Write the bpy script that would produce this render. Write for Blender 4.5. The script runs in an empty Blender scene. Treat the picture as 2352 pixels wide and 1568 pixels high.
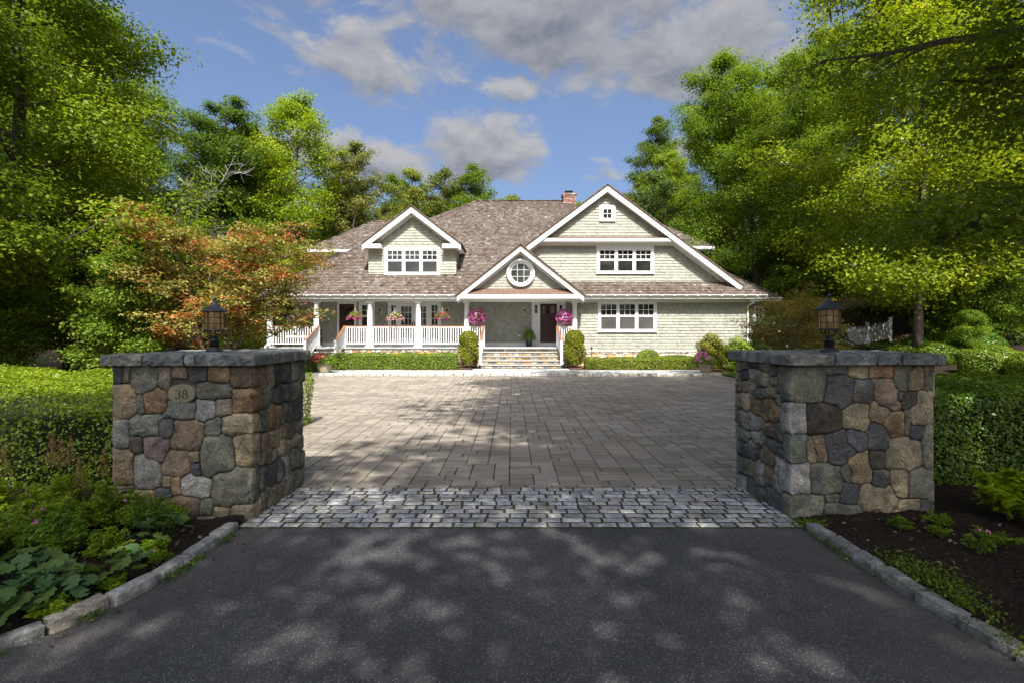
import bpy, math, random
import numpy as np
from mathutils import Vector, Matrix

# ------------------------------------------------------------------ camera, sky, sun, exposure
scene = bpy.context.scene
col = scene.collection
CAMH = 1.65
cam_d = bpy.data.cameras.new("camera"); cam = bpy.data.objects.new("camera", cam_d); col.objects.link(cam)
cam.location = (0, 0, CAMH); cam.rotation_euler = (math.radians(90), 0, 0)
cam_d.sensor_width = 36; cam_d.lens = 36 * 1180 / 2352
cam_d.shift_y = -(784 - 766) / 2352
cam_d.clip_start = 0.05; cam_d.clip_end = 3000
scene.camera = cam

SUN_VEC = Vector((0.11, -1.0, 1.235)).normalized()          # towards the sun
sun_d = bpy.data.lights.new("sun", 'SUN'); sun = bpy.data.objects.new("sun", sun_d); col.objects.link(sun)
sun_d.energy = 3.95; sun_d.angle = math.radians(0.53); sun_d.color = (1.0, 0.955, 0.885)
sun.rotation_euler = SUN_VEC.to_track_quat('Z', 'Y').to_euler()
sun.location = SUN_VEC * 80

world = bpy.data.worlds.new("World"); scene.world = world; world.use_nodes = True
scene.view_settings.view_transform = 'Standard'; scene.view_settings.look = 'None'
scene.view_settings.gamma = 1.0; scene.view_settings.use_curve_mapping = False
scene.view_settings.exposure = 1.24
scene.render.engine = 'CYCLES'
scene.cycles.use_denoising = True
scene.cycles.max_bounces = 10; scene.cycles.diffuse_bounces = 6; scene.cycles.glossy_bounces = 2
scene.cycles.transmission_bounces = 6; scene.cycles.transparent_max_bounces = 8
scene.cycles.sample_clamp_indirect = 4.0
scene.cycles.caustics_reflective = False; scene.cycles.caustics_refractive = False


def build_world():
    nt = world.node_tree; N = nt.nodes; L = nt.links
    for n in list(N): N.remove(n)
    out = N.new('ShaderNodeOutputWorld')
    sky = N.new('ShaderNodeTexSky'); sky.sky_type = 'NISHITA'; sky.sun_disc = False
    sky.sun_elevation = math.asin(SUN_VEC.z)
    sky.sun_rotation = math.atan2(SUN_VEC.x, SUN_VEC.y)
    sky.altitude = 60; sky.air_density = 0.8; sky.dust_density = 6.5; sky.ozone_density = 4.5
    bg = N.new('ShaderNodeBackground'); bg.inputs[1].default_value = 0.102
    L.new(sky.outputs[0], bg.inputs[0])
    tc = N.new('ShaderNodeTexCoord')

    def math_(op, a, b=None, c=None):
        m = N.new('ShaderNodeMath'); m.operation = op
        for i, v in enumerate((a, b, c)):
            if v is None: continue
            if isinstance(v, (int, float)): m.inputs[i].default_value = v
            else: L.new(v, m.inputs[i])
        return m.outputs[0]

    def vmath(op, a, b):
        m = N.new('ShaderNodeVectorMath'); m.operation = op
        for i, v in enumerate((a, b)):
            if isinstance(v, tuple): m.inputs[i].default_value = v
            else: L.new(v, m.inputs[i])
        return m

    def noise(scale, detail, rough, vec, dist=0.0):
        n = N.new('ShaderNodeTexNoise'); n.inputs['Scale'].default_value = scale
        n.inputs['Detail'].default_value = detail; n.inputs['Roughness'].default_value = rough
        n.inputs['Distortion'].default_value = dist
        L.new(vec, n.inputs['Vector']); return n.outputs[0]
    D = tc.outputs['Generated']
    st = vmath('MULTIPLY', D, (1.0, 1.0, 1.9)).outputs[0]
    # cumulus banks standing in the sky: directions (x, y, z) and angular half sizes
    banks = [((0.06, 0.85, 0.53), (0.36, 0.5, 0.085), 1.0), ((-0.22, 0.86, 0.455), (0.15, 0.5, 0.07), 0.75),
             ((0.30, 0.86, 0.47), (0.20, 0.5, 0.085), 0.9), ((-0.06, 0.94, 0.325), (0.125, 0.5, 0.062), 1.0),
             ((-0.23, 0.93, 0.30), (0.17, 0.5, 0.045), 0.9), ((0.285, 0.92, 0.315), (0.045, 0.5, 0.03), .7),
             ((0.0, 0.88, 0.415), (0.06, 0.5, 0.02), .55), 
             ((0.17, 0.95, .295), (.05, .5, .018), .5), ((0.04, .97, .235), (.06, .5, .02), .55)]
    def density(vec):
        st = vmath('MULTIPLY', vec, (1.0, 1.0, 1.9)).outputs[0]
        warp = N.new('ShaderNodeTexNoise'); warp.inputs['Scale'].default_value = 6; warp.inputs['Detail'].default_value = 5
        L.new(st, warp.inputs['Vector'])
        wv = vmath('SUBTRACT', warp.outputs['Color'], (0.5, 0.5, 0.5)).outputs[0]
        wv = vmath('MULTIPLY', wv, (0.15, 0.15, 0.09)).outputs[0]
        Dw = vmath('ADD', vec, wv).outputs[0]
        acc = None
        for c, s, a in banks:
            c = Vector(c).normalized()
            d = vmath('SUBTRACT', Dw, tuple(c)).outputs[0]
            d = vmath('MULTIPLY', d, (1 / s[0], 1 / s[1], 1 / s[2])).outputs[0]
            ln = vmath('LENGTH', d, (0, 0, 0)).outputs['Value']
            v = math_('MULTIPLY', math_('SUBTRACT', 1.2, ln), a)
            acc = v if acc is None else math_('MAXIMUM', acc, v)
        fb = noise(7.5, 10, 0.62, st, 0.25)
        fb2 = noise(2.2, 3, 0.5, st)
        generic = math_('SUBTRACT', math_('MULTIPLY', fb2, 3.0), 2.1)
        acc = math_('MAXIMUM', acc, generic)
        return math_('ADD', acc, math_('MULTIPLY', math_('SUBTRACT', fb, 0.5), 2.6))
    dens = density(D)
    up = density(vmath('ADD', D, (0.004, 0.0, 0.022)).outputs[0])
    mr = N.new('ShaderNodeMapRange'); mr.interpolation_type = 'SMOOTHSTEP'
    mr.inputs[1].default_value = 0.10; mr.inputs[2].default_value = 0.62
    L.new(dens, mr.inputs[0])
    mask = math_('MULTIPLY', mr.outputs[0], 0.94)
    lit = math_('SUBTRACT', dens, up)                        # positive where the bank thins out above: sunlit rims
    thick = math_('MINIMUM', math_('MAXIMUM', dens, 0.0), 1.5)
    val = math_('ADD', math_('SUBTRACT', 0.86, math_('MULTIPLY', thick, 0.34)), math_('MULTIPLY', lit, 0.75))
    clampn = N.new('ShaderNodeClamp'); L.new(val, clampn.inputs[0]); val = clampn.outputs[0]
    cmb = N.new('ShaderNodeMix'); cmb.data_type = 'RGBA'
    cmb.inputs[6].default_value = (0.055, 0.066, 0.092, 1); cmb.inputs[7].default_value = (0.215, 0.215, 0.222, 1)
    L.new(val, cmb.inputs[0])
    bg2 = N.new('ShaderNodeBackground'); bg2.inputs[1].default_value = 1.0
    L.new(cmb.outputs[2], bg2.inputs[0])
    mix = N.new('ShaderNodeMixShader')
    L.new(mask, mix.inputs[0]); L.new(bg.outputs[0], mix.inputs[1]); L.new(bg2.outputs[0], mix.inputs[2])
    L.new(mix.outputs[0], out.inputs[0])


build_world()

# ------------------------------------------------------------------ helpers
rng = np.random.default_rng(7)
R = random.Random(11)


class MB:
    """collects polygons, then links them as one mesh object"""
    def __init__(s): s.v = []; s.f = []; s.r = []; s.cur = 0.0

    def add(s, vs, fs):
        b = len(s.v); s.v.extend([tuple(map(float, p)) for p in vs])
        for f in fs: s.f.append(tuple(b + i for i in f)); s.r.append(s.cur)

    def box(s, x0, x1, y0, y1, z0, z1):
        s.add([(x0, y0, z0), (x1, y0, z0), (x1, y1, z0), (x0, y1, z0), (x0, y0, z1), (x1, y0, z1), (x1, y1, z1), (x0, y1, z1)],
              [(0, 3, 2, 1), (4, 5, 6, 7), (0, 1, 5, 4), (1, 2, 6, 5), (2, 3, 7, 6), (3, 0, 4, 7)])

    def beam(s, a, b, w, h, up=(0, 0, 1)):
        """box from a to b; w across, h along up; a-b is the centre line"""
        a = Vector(a); b = Vector(b); d = (b - a).normalized(); up = Vector(up)
        sd = d.cross(up).normalized(); u = sd.cross(d).normalized()
        vs = []
        for p in (a, b):
            for i, j in ((-1, -1), (1, -1), (1, 1), (-1, 1)):
                vs.append(p + sd * (i * w / 2) + u * (j * h / 2))
        s.add(vs, [(0, 1, 2, 3), (7, 6, 5, 4), (0, 4, 5, 1), (1, 5, 6, 2), (2, 6, 7, 3), (3, 7, 4, 0)])

    def poly(s, pts): s.add(pts, [tuple(range(len(pts)))])

    def slab(s, pts, off):
        """extrude polygon by vector off"""
        n = len(pts); off = Vector(off); P = [Vector(p) for p in pts]
        s.add(P + [p + off for p in P], [tuple(range(n))[::-1], tuple(range(n, 2 * n))] + [(i, (i + 1) % n, n + (i + 1) % n, n + i) for i in range(n)])

    def tube(s, pts, rad, n=8, cap=True):
        P = [Vector(p) for p in pts]
        if not hasattr(rad, '__len__'): rad = [rad] * len(P)
        vs = []; fs = []
        pu = None
        for i, p in enumerate(P):
            d = (P[min(i + 1, len(P) - 1)] - P[max(i - 1, 0)]).normalized()
            a = Vector((0, 0, 1)) if abs(d.z) < .9 else Vector((1, 0, 0))
            if pu is not None: a = pu
            sd = d.cross(a)
            if sd.length < 1e-5: sd = d.cross(Vector((0, 1, 0)))
            sd.normalize(); u = sd.cross(d).normalized(); pu = u
            for k in range(n):
                t = 2 * math.pi * k / n
                vs.append(p + (sd * math.cos(t) + u * math.sin(t)) * rad[i])
        for i in range(len(P) - 1):
            for k in range(n):
                fs.append((i * n + k, i * n + (k + 1) % n, (i + 1) * n + (k + 1) % n, (i + 1) * n + k))
        if cap:
            fs.append(tuple(range(n))[::-1]); fs.append(tuple((len(P) - 1) * n + k for k in range(n)))
        s.add(vs, fs)

    def lathe(s, prof, c=(0, 0, 0), n=20, cap=True):
        vs = []; fs = []
        for r, z in prof:
            for k in range(n):
                t = 2 * math.pi * k / n; vs.append((c[0] + r * math.cos(t), c[1] + r * math.sin(t), c[2] + z))
        for i in range(len(prof) - 1):
            for k in range(n):
                fs.append((i * n + k, i * n + (k + 1) % n, (i + 1) * n + (k + 1) % n, (i + 1) * n + k))
        if cap:
            fs.append(tuple(range(n))[::-1]); fs.append(tuple((len(prof) - 1) * n + k for k in range(n)))
        s.add(vs, fs)

    def bevel_prism(s, pts, z0, z1, bev):
        """flat polygon piece with a chamfered top"""
        n = len(pts); c = (sum(p[0] for p in pts) / n, sum(p[1] for p in pts) / n)
        def ins(p):
            dx, dy = c[0] - p[0], c[1] - p[1]; l = math.hypot(dx, dy) or 1
            return (p[0] + dx / l * bev * 1.4, p[1] + dy / l * bev * 1.4)
        vs = [(p[0], p[1], z0) for p in pts] + [(p[0], p[1], z1 - bev) for p in pts] + [(*ins(p), z1) for p in pts]
        fs = []
        for k in range(2):
            for i in range(n): fs.append((k * n + i, k * n + (i + 1) % n, (k + 1) * n + (i + 1) % n, (k + 1) * n + i))
        fs.append(tuple(2 * n + i for i in range(n)))
        s.add(vs, fs)

    def mesh(s, name, mat=None, smooth=False, rnd=False):
        me = bpy.data.meshes.new(name); me.from_pydata(s.v, [], s.f)
        if rnd:
            a = me.attributes.new('rnd', 'FLOAT', 'FACE'); a.data.foreach_set('value', np.array(s.r, dtype=np.float32))
        if mat: me.materials.append(mat)
        if smooth: me.polygons.foreach_set('use_smooth', np.ones(len(me.polygons), dtype=bool))
        me.update(); return me

    def build(s, name, mat=None, parent=None, smooth=False, rnd=False, **kw):
        return link(name, s.mesh(name, mat, smooth, rnd), parent, **kw)


def link(name, me, parent=None, loc=None, rot=None, scale=None, world_space=True, **kw):
    o = bpy.data.objects.new(name, me); col.objects.link(o)
    if loc is not None: o.location = loc
    if rot is not None: o.rotation_euler = rot
    if scale is not None: o.scale = scale
    if parent is not None:
        o.parent = parent
        if world_space: o.matrix_parent_inverse = Matrix.Translation(parent.location).inverted()
    tag(o, **kw); return o


def tag(o, label=None, category=None, group=None, kind=None, color=None):
    if label: o['label'] = label
    if category: o['category'] = category
    if group: o['group'] = group
    if kind: o['kind'] = kind
    if color: o.color = (*color, 1)
    return o


def thing(name, loc, label, category, group=None, rotz=0, scale=None):
    o = bpy.data.objects.new(name, None); col.objects.link(o); o.location = loc; o.rotation_euler = (0, 0, rotz)
    o.empty_display_size = .2
    if scale is not None: o.scale = scale if hasattr(scale, '__len__') else (scale,) * 3
    return tag(o, label, category, group)


def npmesh(name, V, F, mat, rnd=None, smooth=False):
    """fast mesh from arrays, all faces with the same vertex count"""
    me = bpy.data.meshes.new(name); n, k = F.shape
    me.vertices.add(len(V)); me.vertices.foreach_set('co', V.astype(np.float32).ravel())
    me.loops.add(n * k); me.loops.foreach_set('vertex_index', F.astype(np.int32).ravel())
    me.polygons.add(n); me.polygons.foreach_set('loop_start', np.arange(0, n * k, k, dtype=np.int32))
    if rnd is not None:
        a = me.attributes.new('rnd', 'FLOAT', 'FACE'); a.data.foreach_set('value', rnd.astype(np.float32))
    if smooth: me.polygons.foreach_set('use_smooth', np.ones(n, dtype=bool))
    me.materials.append(mat); me.update(calc_edges=True); return me


def unit(a): return a / (np.linalg.norm(a, axis=-1, keepdims=True) + 1e-9)


def leaves(name, P, Nn, size, mat, rnd, aspect=0.6, fold=0.12, T=None):
    """one kite-shaped leaf per point"""
    n = len(P); g = np.random.default_rng(n)
    Nn = unit(Nn)
    T0 = g.normal(size=(n, 3)) if T is None else T
    T0 = unit(T0 - (T0 * Nn).sum(1, keepdims=True) * Nn); B = np.cross(Nn, T0)
    s = np.broadcast_to(np.asarray(size, float).reshape(-1, 1), (n, 1))
    a = P - T0 * s * .5; t = P + T0 * s * .5 - Nn * s * fold
    m = P - T0 * s * .05
    l = m + B * s * aspect * .5 + Nn * s * fold; r = m - B * s * aspect * .5 + Nn * s * fold
    V = np.stack([a, r, t, l], 1).reshape(-1, 3)
    F = np.arange(4 * n).reshape(n, 4)
    return npmesh(name, V, F, mat, rnd)


# ------------------------------------------------------------------ materials
def new_mat(name):
    m = bpy.data.materials.new(name); m.use_nodes = True
    nt = m.node_tree
    for n in list(nt.nodes): nt.nodes.remove(n)
    o = nt.nodes.new('ShaderNodeOutputMaterial'); return m, nt, o


class NB:
    def __init__(s, nt): s.nt = nt; s.N = nt.nodes; s.L = nt.links

    def put(s, sock, v):
        if isinstance(v, (int, float)): sock.default_value = v
        elif isinstance(v, tuple):
            sock.default_value = v if len(v) == len(sock.default_value) else (*v, 1)
        elif v is not None: s.L.new(v, sock)

    def coord(s, kind='Object', scale=(1, 1, 1)):
        t = s.N.new('ShaderNodeTexCoord')
        if scale == (1, 1, 1): return t.outputs[kind]
        m = s.N.new('ShaderNodeMapping'); m.inputs['Scale'].default_value = scale; s.L.new(t.outputs[kind], m.inputs[0]); return m.outputs[0]

    def geo(s): return s.N.new('ShaderNodeNewGeometry').outputs['Position']

    def noise(s, vec, scale, detail=4, rough=.55, dist=0, color=False):
        n = s.N.new('ShaderNodeTexNoise'); n.inputs['Scale'].default_value = scale; n.inputs['Detail'].default_value = detail
        n.inputs['Roughness'].default_value = rough; n.inputs['Distortion'].default_value = dist
        s.L.new(vec, n.inputs['Vector']); return n.outputs[1 if color else 0]

    def voronoi(s, vec, scale, feature='F1', out=0):
        n = s.N.new('ShaderNodeTexVoronoi'); n.feature = feature; n.inputs['Scale'].default_value = scale
        s.L.new(vec, n.inputs['Vector']); return n.outputs[out]

    def ramp(s, fac, stops, interp='LINEAR'):
        n = s.N.new('ShaderNodeValToRGB'); n.color_ramp.interpolation = interp
        e = n.color_ramp.elements
        while len(e) < len(stops): e.new(0.5)
        for i, (p, c) in enumerate(stops):
            e[i].position = p; e[i].color = (*c, 1) if len(c) == 3 else c
        s.put(n.inputs[0], fac); return n.outputs[0]

    def mix(s, fac, a, b, mode='MIX'):
        n = s.N.new('ShaderNodeMix'); n.data_type = 'RGBA'; n.blend_type = mode
        s.put(n.inputs[0], fac); s.put(n.inputs[6], a); s.put(n.inputs[7], b); return n.outputs[2]

    def math(s, op, a, b=None, clamp=False):
        n = s.N.new('ShaderNodeMath'); n.operation = op; n.use_clamp = clamp
        s.put(n.inputs[0], a)
        if b is not None: s.put(n.inputs[1], b)
        return n.outputs[0]

    def attr(s, name='rnd'):
        n = s.N.new('ShaderNodeAttribute'); n.attribute_name = name; return n.outputs['Fac']

    def obj(s, out='Random'): return s.N.new('ShaderNodeObjectInfo').outputs[out]

    def bump(s, h, strength=.5, dist=.02):
        n = s.N.new('ShaderNodeBump'); n.inputs['Strength'].default_value = strength; n.inputs['Distance'].default_value = dist
        s.L.new(h, n.inputs['Height']); return n.outputs[0]

    def bsdf(s, out, colr, rough=.7, normal=None, spec=.3, **kw):
        b = s.N.new('ShaderNodeBsdfPrincipled'); s.put(b.inputs['Base Color'], colr); s.put(b.inputs['Roughness'], rough)
        b.inputs['Specular IOR Level'].default_value = spec
        for k, v in kw.items(): s.put(b.inputs[k], v)
        if normal is not None: s.L.new(normal, b.inputs['Normal'])
        s.L.new(b.outputs[0], out.inputs[0]); return b


def plain(name, c, rough=.6, spec=.3, var=.12, scale=3.0, bump=.0, bscale=40, **kw):
    m, nt, o = new_mat(name); n = NB(nt); p = n.geo()
    f = n.noise(p, scale, 5, .6)
    lo = tuple(x * (1 - var) for x in c); hi = tuple(min(1, x * (1 + var)) for x in c)
    cc = n.ramp(f, [(.3, lo), (.7, hi)])
    nm = n.bump(n.noise(p, bscale, 3), bump, .01) if bump else None
    n.bsdf(o, cc, rough, nm, spec, **kw); return m


def leafmat(name, stops, trans=.35, rough=.5, spec=.25, tcol=(1.25, 1.25, .45)):
    m, nt, o = new_mat(name); n = NB(nt)
    c = n.ramp(n.attr(), stops)
    c = n.mix(1.0, c, n.obj('Color'), 'MULTIPLY')
    b = nt.nodes.new('ShaderNodeBsdfPrincipled'); n.put(b.inputs['Base Color'], c); b.inputs['Roughness'].default_value = rough
    b.inputs['Specular IOR Level'].default_value = spec
    t = nt.nodes.new('ShaderNodeBsdfTranslucent'); n.put(t.inputs[0], n.mix(1.0, c, tcol, 'MULTIPLY'))
    mx = nt.nodes.new('ShaderNodeMixShader'); mx.inputs[0].default_value = trans
    nt.links.new(b.outputs[0], mx.inputs[1]); nt.links.new(t.outputs[0], mx.inputs[2]); nt.links.new(mx.outputs[0], o.inputs[0])
    return m


def stonemat(name, bumps=.6, moss=.25, scale=1.0, usecolor=True, base=(.3, .28, .25), rusty=.55):
    m, nt, o = new_mat(name); n = NB(nt); p = n.geo()
    c = n.obj('Color') if usecolor else base
    if usecolor:
        off = nt.nodes.new('ShaderNodeVectorMath'); off.operation = 'ADD'
        sc = nt.nodes.new('ShaderNodeVectorMath'); sc.operation = 'SCALE'; sc.inputs[0].default_value = (37, 53, 71)
        nt.links.new(n.obj('Random'), sc.inputs['Scale']); nt.links.new(p, off.inputs[0]); nt.links.new(sc.outputs[0], off.inputs[1]); p2 = off.outputs[0]
    else: p2 = p
    big = n.noise(p2, 5 * scale, 6, .65, .6)
    c1 = n.mix(1.0, c, n.ramp(big, [(.25, (.36, .36, .37)), (.5, (.95, .95, .95)), (.76, (1.95, 1.85, 1.66))]), 'MULTIPLY')
    gr = n.noise(p2, 60 * scale, 3, .7)
    c2 = n.mix(1.0, c1, n.ramp(gr, [(.3, (.62, .62, .62)), (.5, (1, 1, 1)), (.72, (1.55, 1.52, 1.45))]), 'MULTIPLY')
    rust = n.noise(p2, 3.2 * scale, 4, .6, 1.0)
    c3 = n.mix(n.ramp(rust, [(.52, (0, 0, 0)), (.75, (rusty, rusty, rusty))]), c2, n.mix(1.0, c2, (1.45, 1.08, .68), 'MULTIPLY'))
    lich = n.noise(p2, 9 * scale, 5, .75, 1.2)
    c3 = n.mix(n.ramp(lich, [(.6, (0, 0, 0)), (.72, (.5, .5, .5))]), c3, n.mix(1.0, c3, (1.9, 1.9, 1.75), 'MULTIPLY'))
    mo = n.noise(p, 2.6 * scale, 5, .7, .5)
    c4 = n.mix(n.ramp(mo, [(.52, (0, 0, 0)), (.75, (moss, moss, moss))]), c3, (.075, .085, .035))
    h = n.math('ADD', n.math('MULTIPLY', n.noise(p2, 14 * scale, 6, .65, .4), 1.0), n.math('MULTIPLY', gr, .25))
    h = n.math('ADD', h, n.math('MULTIPLY', n.noise(p2, 5 * scale, 3, .5, .8), 1.6))
    n.bsdf(o, c4, .82, n.bump(h, bumps, .035), .25); return m


M = {}
M['white'] = plain('white_paint', (.76, .76, .75), .45, .3, .03, 1.5)
M['white_fence'] = plain('white_fence_paint', (.72, .74, .78), .5, .3, .05, 2)
M['redwood'] = plain('mahogany_rail', (.28, .10, .045), .45, .35, .2, 9)
M['door'] = plain('dark_red_door_paint', (.055, .016, .012), .35, .4, .12, 5)
M['copper'] = plain('aged_copper', (.165, .105, .078), .55, .4, .25, 2.5, Metallic=.3)
M['black'] = plain('black_iron', (.018, .018, .02), .5, .5, .2, 12)
M['bluestone'] = plain('bluestone', (.34, .36, .37), .75, .25, .16, 2.2, .25, 40)
M['tread'] = plain('bluestone_tread', (.33, .33, .30), .75, .25, .14, 3, .2, 40)
M['brass'] = plain('brass', (.5, .33, .1), .35, .5, .1, 4, Metallic=1.0)
M['pot'] = plain('weathered_concrete_pot', (.34, .29, .20), .85, .2, .2, 6, .3, 30)
M['black_pot'] = plain('black_glazed_pot', (.012, .013, .016), .3, .5, .2, 6)
M['plastic'] = plain('cream_plastic', (.72, .70, .62), .45, .4, .05, 3)
M['cushion'] = plain('beige_cushion', (.55, .47, .36), .9, .1, .08, 8)
M['bench'] = plain('dark_teak', (.12, .055, .03), .6, .3, .2, 14)
M['cord'] = plain('black_rubber', (.012, .012, .012), .6, .3, .1, 10)
M['mortar'] = plain('dark_mortar', (.095, .088, .075), .95, .1, .25, 18, .4, 60)
M['mulch'] = None


def mk_special():
    # painted cedar wall shingles
    m, nt, o = new_mat('sage_cedar_shingle'); n = NB(nt); p = n.geo()
    c = n.ramp(n.attr(), [(0, (.29, .29, .25)), (.5, (.345, .345, .298)), (.85, (.395, .393, .345)), (1, (.315, .32, .28))])
    mp = nt.nodes.new('ShaderNodeMapping'); mp.inputs['Scale'].default_value = (26, 26, 3); nt.links.new(p, mp.inputs[0])
    g = n.noise(mp.outputs[0], 1.6, 4, .6)
    c = n.mix(1.0, c, n.ramp(g, [(.3, (.84, .84, .83)), (.7, (1.12, 1.12, 1.1))]), 'MULTIPLY')
    c = n.mix(1.0, c, n.ramp(n.noise(p, .7, 3, .6), [(.35, (.93, .94, .92)), (.7, (1.05, 1.05, 1.04))]), 'MULTIPLY')
    n.bsdf(o, c, .75, n.bump(g, .25, .01), .2); M['siding'] = m
    # weathered cedar roof shakes
    m, nt, o = new_mat('weathered_cedar_shake'); n = NB(nt); p = n.geo()
    c = n.ramp(n.attr(), [(0, (.070, .055, .045)), (.3, (.118, .096, .080)), (.6, (.168, .143, .125)), (.85, (.235, .21, .193)), (1, (.35, .33, .318))])
    mp = nt.nodes.new('ShaderNodeMapping'); mp.inputs['Scale'].default_value = (30, 4, 4); nt.links.new(p, mp.inputs[0])
    g = n.noise(mp.outputs[0], 1.3, 4, .6)
    c = n.mix(1.0, c, n.ramp(g, [(.3, (.72, .72, .72)), (.7, (1.2, 1.2, 1.2))]), 'MULTIPLY')
    c = n.mix(1.0, c, n.ramp(n.noise(p, .55, 4, .65, .6), [(.35, (.82, .76, .70)), (.7, (1.12, 1.12, 1.12))]), 'MULTIPLY')
    n.bsdf(o, c, .85, n.bump(g, .3, .01), .15); M['shake'] = m
    # opaque window glass, shade of the room behind put into its colour
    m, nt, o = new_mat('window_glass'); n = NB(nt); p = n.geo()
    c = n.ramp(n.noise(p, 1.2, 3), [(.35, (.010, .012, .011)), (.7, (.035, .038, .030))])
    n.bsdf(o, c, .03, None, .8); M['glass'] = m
    m, nt, o = new_mat('insect_screen'); n = NB(nt); p = n.geo()
    c = n.ramp(n.noise(p, 1.5, 3), [(.35, (.055, .05, .047)), (.7, (.09, .085, .082))])
    n.bsdf(o, c, .4, None, .4); M['screen'] = m
    # seeded amber lantern glass
    m, nt, o = new_mat('seeded_lantern_glass'); n = NB(nt); p = n.geo()
    tr = nt.nodes.new('ShaderNodeBsdfTransparent'); tr.inputs[0].default_value = (.97, .90, .70, 1)
    gl = nt.nodes.new('ShaderNodeBsdfGlossy'); gl.inputs['Roughness'].default_value = .12
    df = nt.nodes.new('ShaderNodeBsdfTranslucent'); df.inputs[0].default_value = (.92, .70, .36, 1)
    m1 = nt.nodes.new('ShaderNodeMixShader'); m2 = nt.nodes.new('ShaderNodeMixShader')
    f = n.ramp(n.noise(p, 60, 3), [(.4, (.45, .45, .45)), (.7, (.8, .8, .8))])
    nt.links.new(f, m1.inputs[0]); nt.links.new(tr.outputs[0], m1.inputs[1]); nt.links.new(df.outputs[0], m1.inputs[2])
    m2.inputs[0].default_value = .08; nt.links.new(m1.outputs[0], m2.inputs[1]); nt.links.new(gl.outputs[0], m2.inputs[2]); nt.links.new(m2.outputs[0], o.inputs[0])
    M['lantern_glass'] = m
    # asphalt with pale aggregate
    m, nt, o = new_mat('asphalt'); n = NB(nt); p = n.geo()
    b = n.ramp(n.noise(p, .9, 5, .65), [(.3, (.038, .039, .041)), (.7, (.060, .060, .062))])
    v = nt.nodes.new('ShaderNodeTexVoronoi'); v.inputs['Scale'].default_value = 120; nt.links.new(p, v.inputs['Vector'])
    sp = n.ramp(v.outputs['Color'], [(.0, (.6, .6, .6)), (.45, (1, 1, 1)), (.62, (1.6, 1.58, 1.52)), (.8, (3.0, 2.95, 2.85)), (1, (6.0, 5.9, 5.6))])
    edge = n.ramp(v.outputs['Distance'], [(.0, (1, 1, 1)), (.42, (1, 1, 1)), (.55, (0, 0, 0))])
    c = n.mix(edge, b, n.mix(1.0, b, sp, 'MULTIPLY'))
    sx = nt.nodes.new('ShaderNodeSeparateXYZ'); nt.links.new(p, sx.inputs[0])
    edge_ = n.math('MULTIPLY', n.math('SUBTRACT', n.math('ABSOLUTE', sx.outputs[0]), 1.75), .9, True)
    c = n.mix(1.0, c, n.ramp(n.noise(p, .45, 3, .5), [(.35, (.82, .82, .83)), (.65, (1.22, 1.2, 1.18))]), 'MULTIPLY')
    dust = n.math('ADD', n.ramp(n.noise(p, 2.3, 6, .7, .8), [(.52, (0, 0, 0)), (.8, (.30, .30, .30))]), n.math('MULTIPLY', edge_, n.noise(p, 9, 5, .7)), True)
    c = n.mix(dust, c, (.13, .115, .095))
    n.bsdf(o, c, .8, n.bump(v.outputs['Distance'], .7, .008), .3); M['asphalt'] = m
    # concrete pavers (single stones use the object random, the joined field its own attribute)
    for key, src in (('paver', 'obj'), ('paver_field', 'attr')):
        m, nt, o = new_mat('tumbled_concrete_' + key); n = NB(nt); p = n.geo()
        f = n.obj('Random') if src == 'obj' else n.attr()
        c = n.ramp(f, [(0, (.205, .182, .148)), (.5, (.258, .228, .188)), (.85, (.308, .272, .228)), (1, (.24, .222, .196))])
        c = n.mix(1.0, c, n.ramp(n.noise(p, 90, 3, .7), [(.3, (.78, .78, .78)), (.7, (1.25, 1.25, 1.25))]), 'MULTIPLY')
        c = n.mix(1.0, c, n.ramp(n.noise(p, .6, 5, .65), [(.3, (.70, .69, .67)), (.7, (1.14, 1.13, 1.12))]), 'MULTIPLY')
        c = n.mix(n.ramp(n.noise(p, 3.1, 5, .7, .5), [(.6, (0, 0, 0)), (.8, (.35, .35, .35))]), c, (.07, .065, .045))
        n.bsdf(o, c, .85, n.bump(n.noise(p, 120, 3, .7), .35, .006), .2); M[key] = m
    # soil in the joints
    m, nt, o = new_mat('joint_sand'); n = NB(nt); p = n.geo()
    c = n.ramp(n.noise(p, 1.6, 5, .7), [(.38, (.055, .047, .036)), (.62, (.05, .06, .022))])
    n.bsdf(o, c, .95, None, .1); M['joint'] = m
    M['gate_stone'] = stonemat('fieldstone', 1.0, .42)
    M['cap_stone'] = stonemat('granite_capstone', .8, .25, 1.4, rusty=.15)
    M['wall_stone'] = stonemat('pale_fieldstone', .6, .05)
    M['kerb_stone'] = stonemat('granite_kerb', .7, .35, 1.6, rusty=.2)
    M['cobble'] = stonemat('granite_cobble', .9, .12, 2.2, rusty=.12)
    # brick chimney
    m, nt, o = new_mat('chimney_brick'); n = NB(nt); p = n.geo()
    c = n.ramp(n.attr(), [(0, (.15, .065, .05)), (.6, (.24, .12, .09)), (1, (.42, .32, .28))])
    c = n.mix(n.ramp(n.noise(p, 6, 4, .7), [(.5, (0, 0, 0)), (.75, (.6, .6, .6))]), c, (.45, .42, .38))
    n.bsdf(o, c, .9, None, .15); M['brick'] = m
    # mulch, forest floor, lawn
    m, nt, o = new_mat('bark_mulch'); n = NB(nt); p = n.geo()
    mp = nt.nodes.new('ShaderNodeMapping'); mp.inputs['Scale'].default_value = (1, 2.2, 1); nt.links.new(p, mp.inputs[0])
    v = n.voronoi(mp.outputs[0], 42, 'F1', 1)
    c = n.ramp(v, [(0, (.012, .009, .007)), (.5, (.03, .021, .016)), (.85, (.055, .038, .028)), (1, (.11, .085, .06))])
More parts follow.
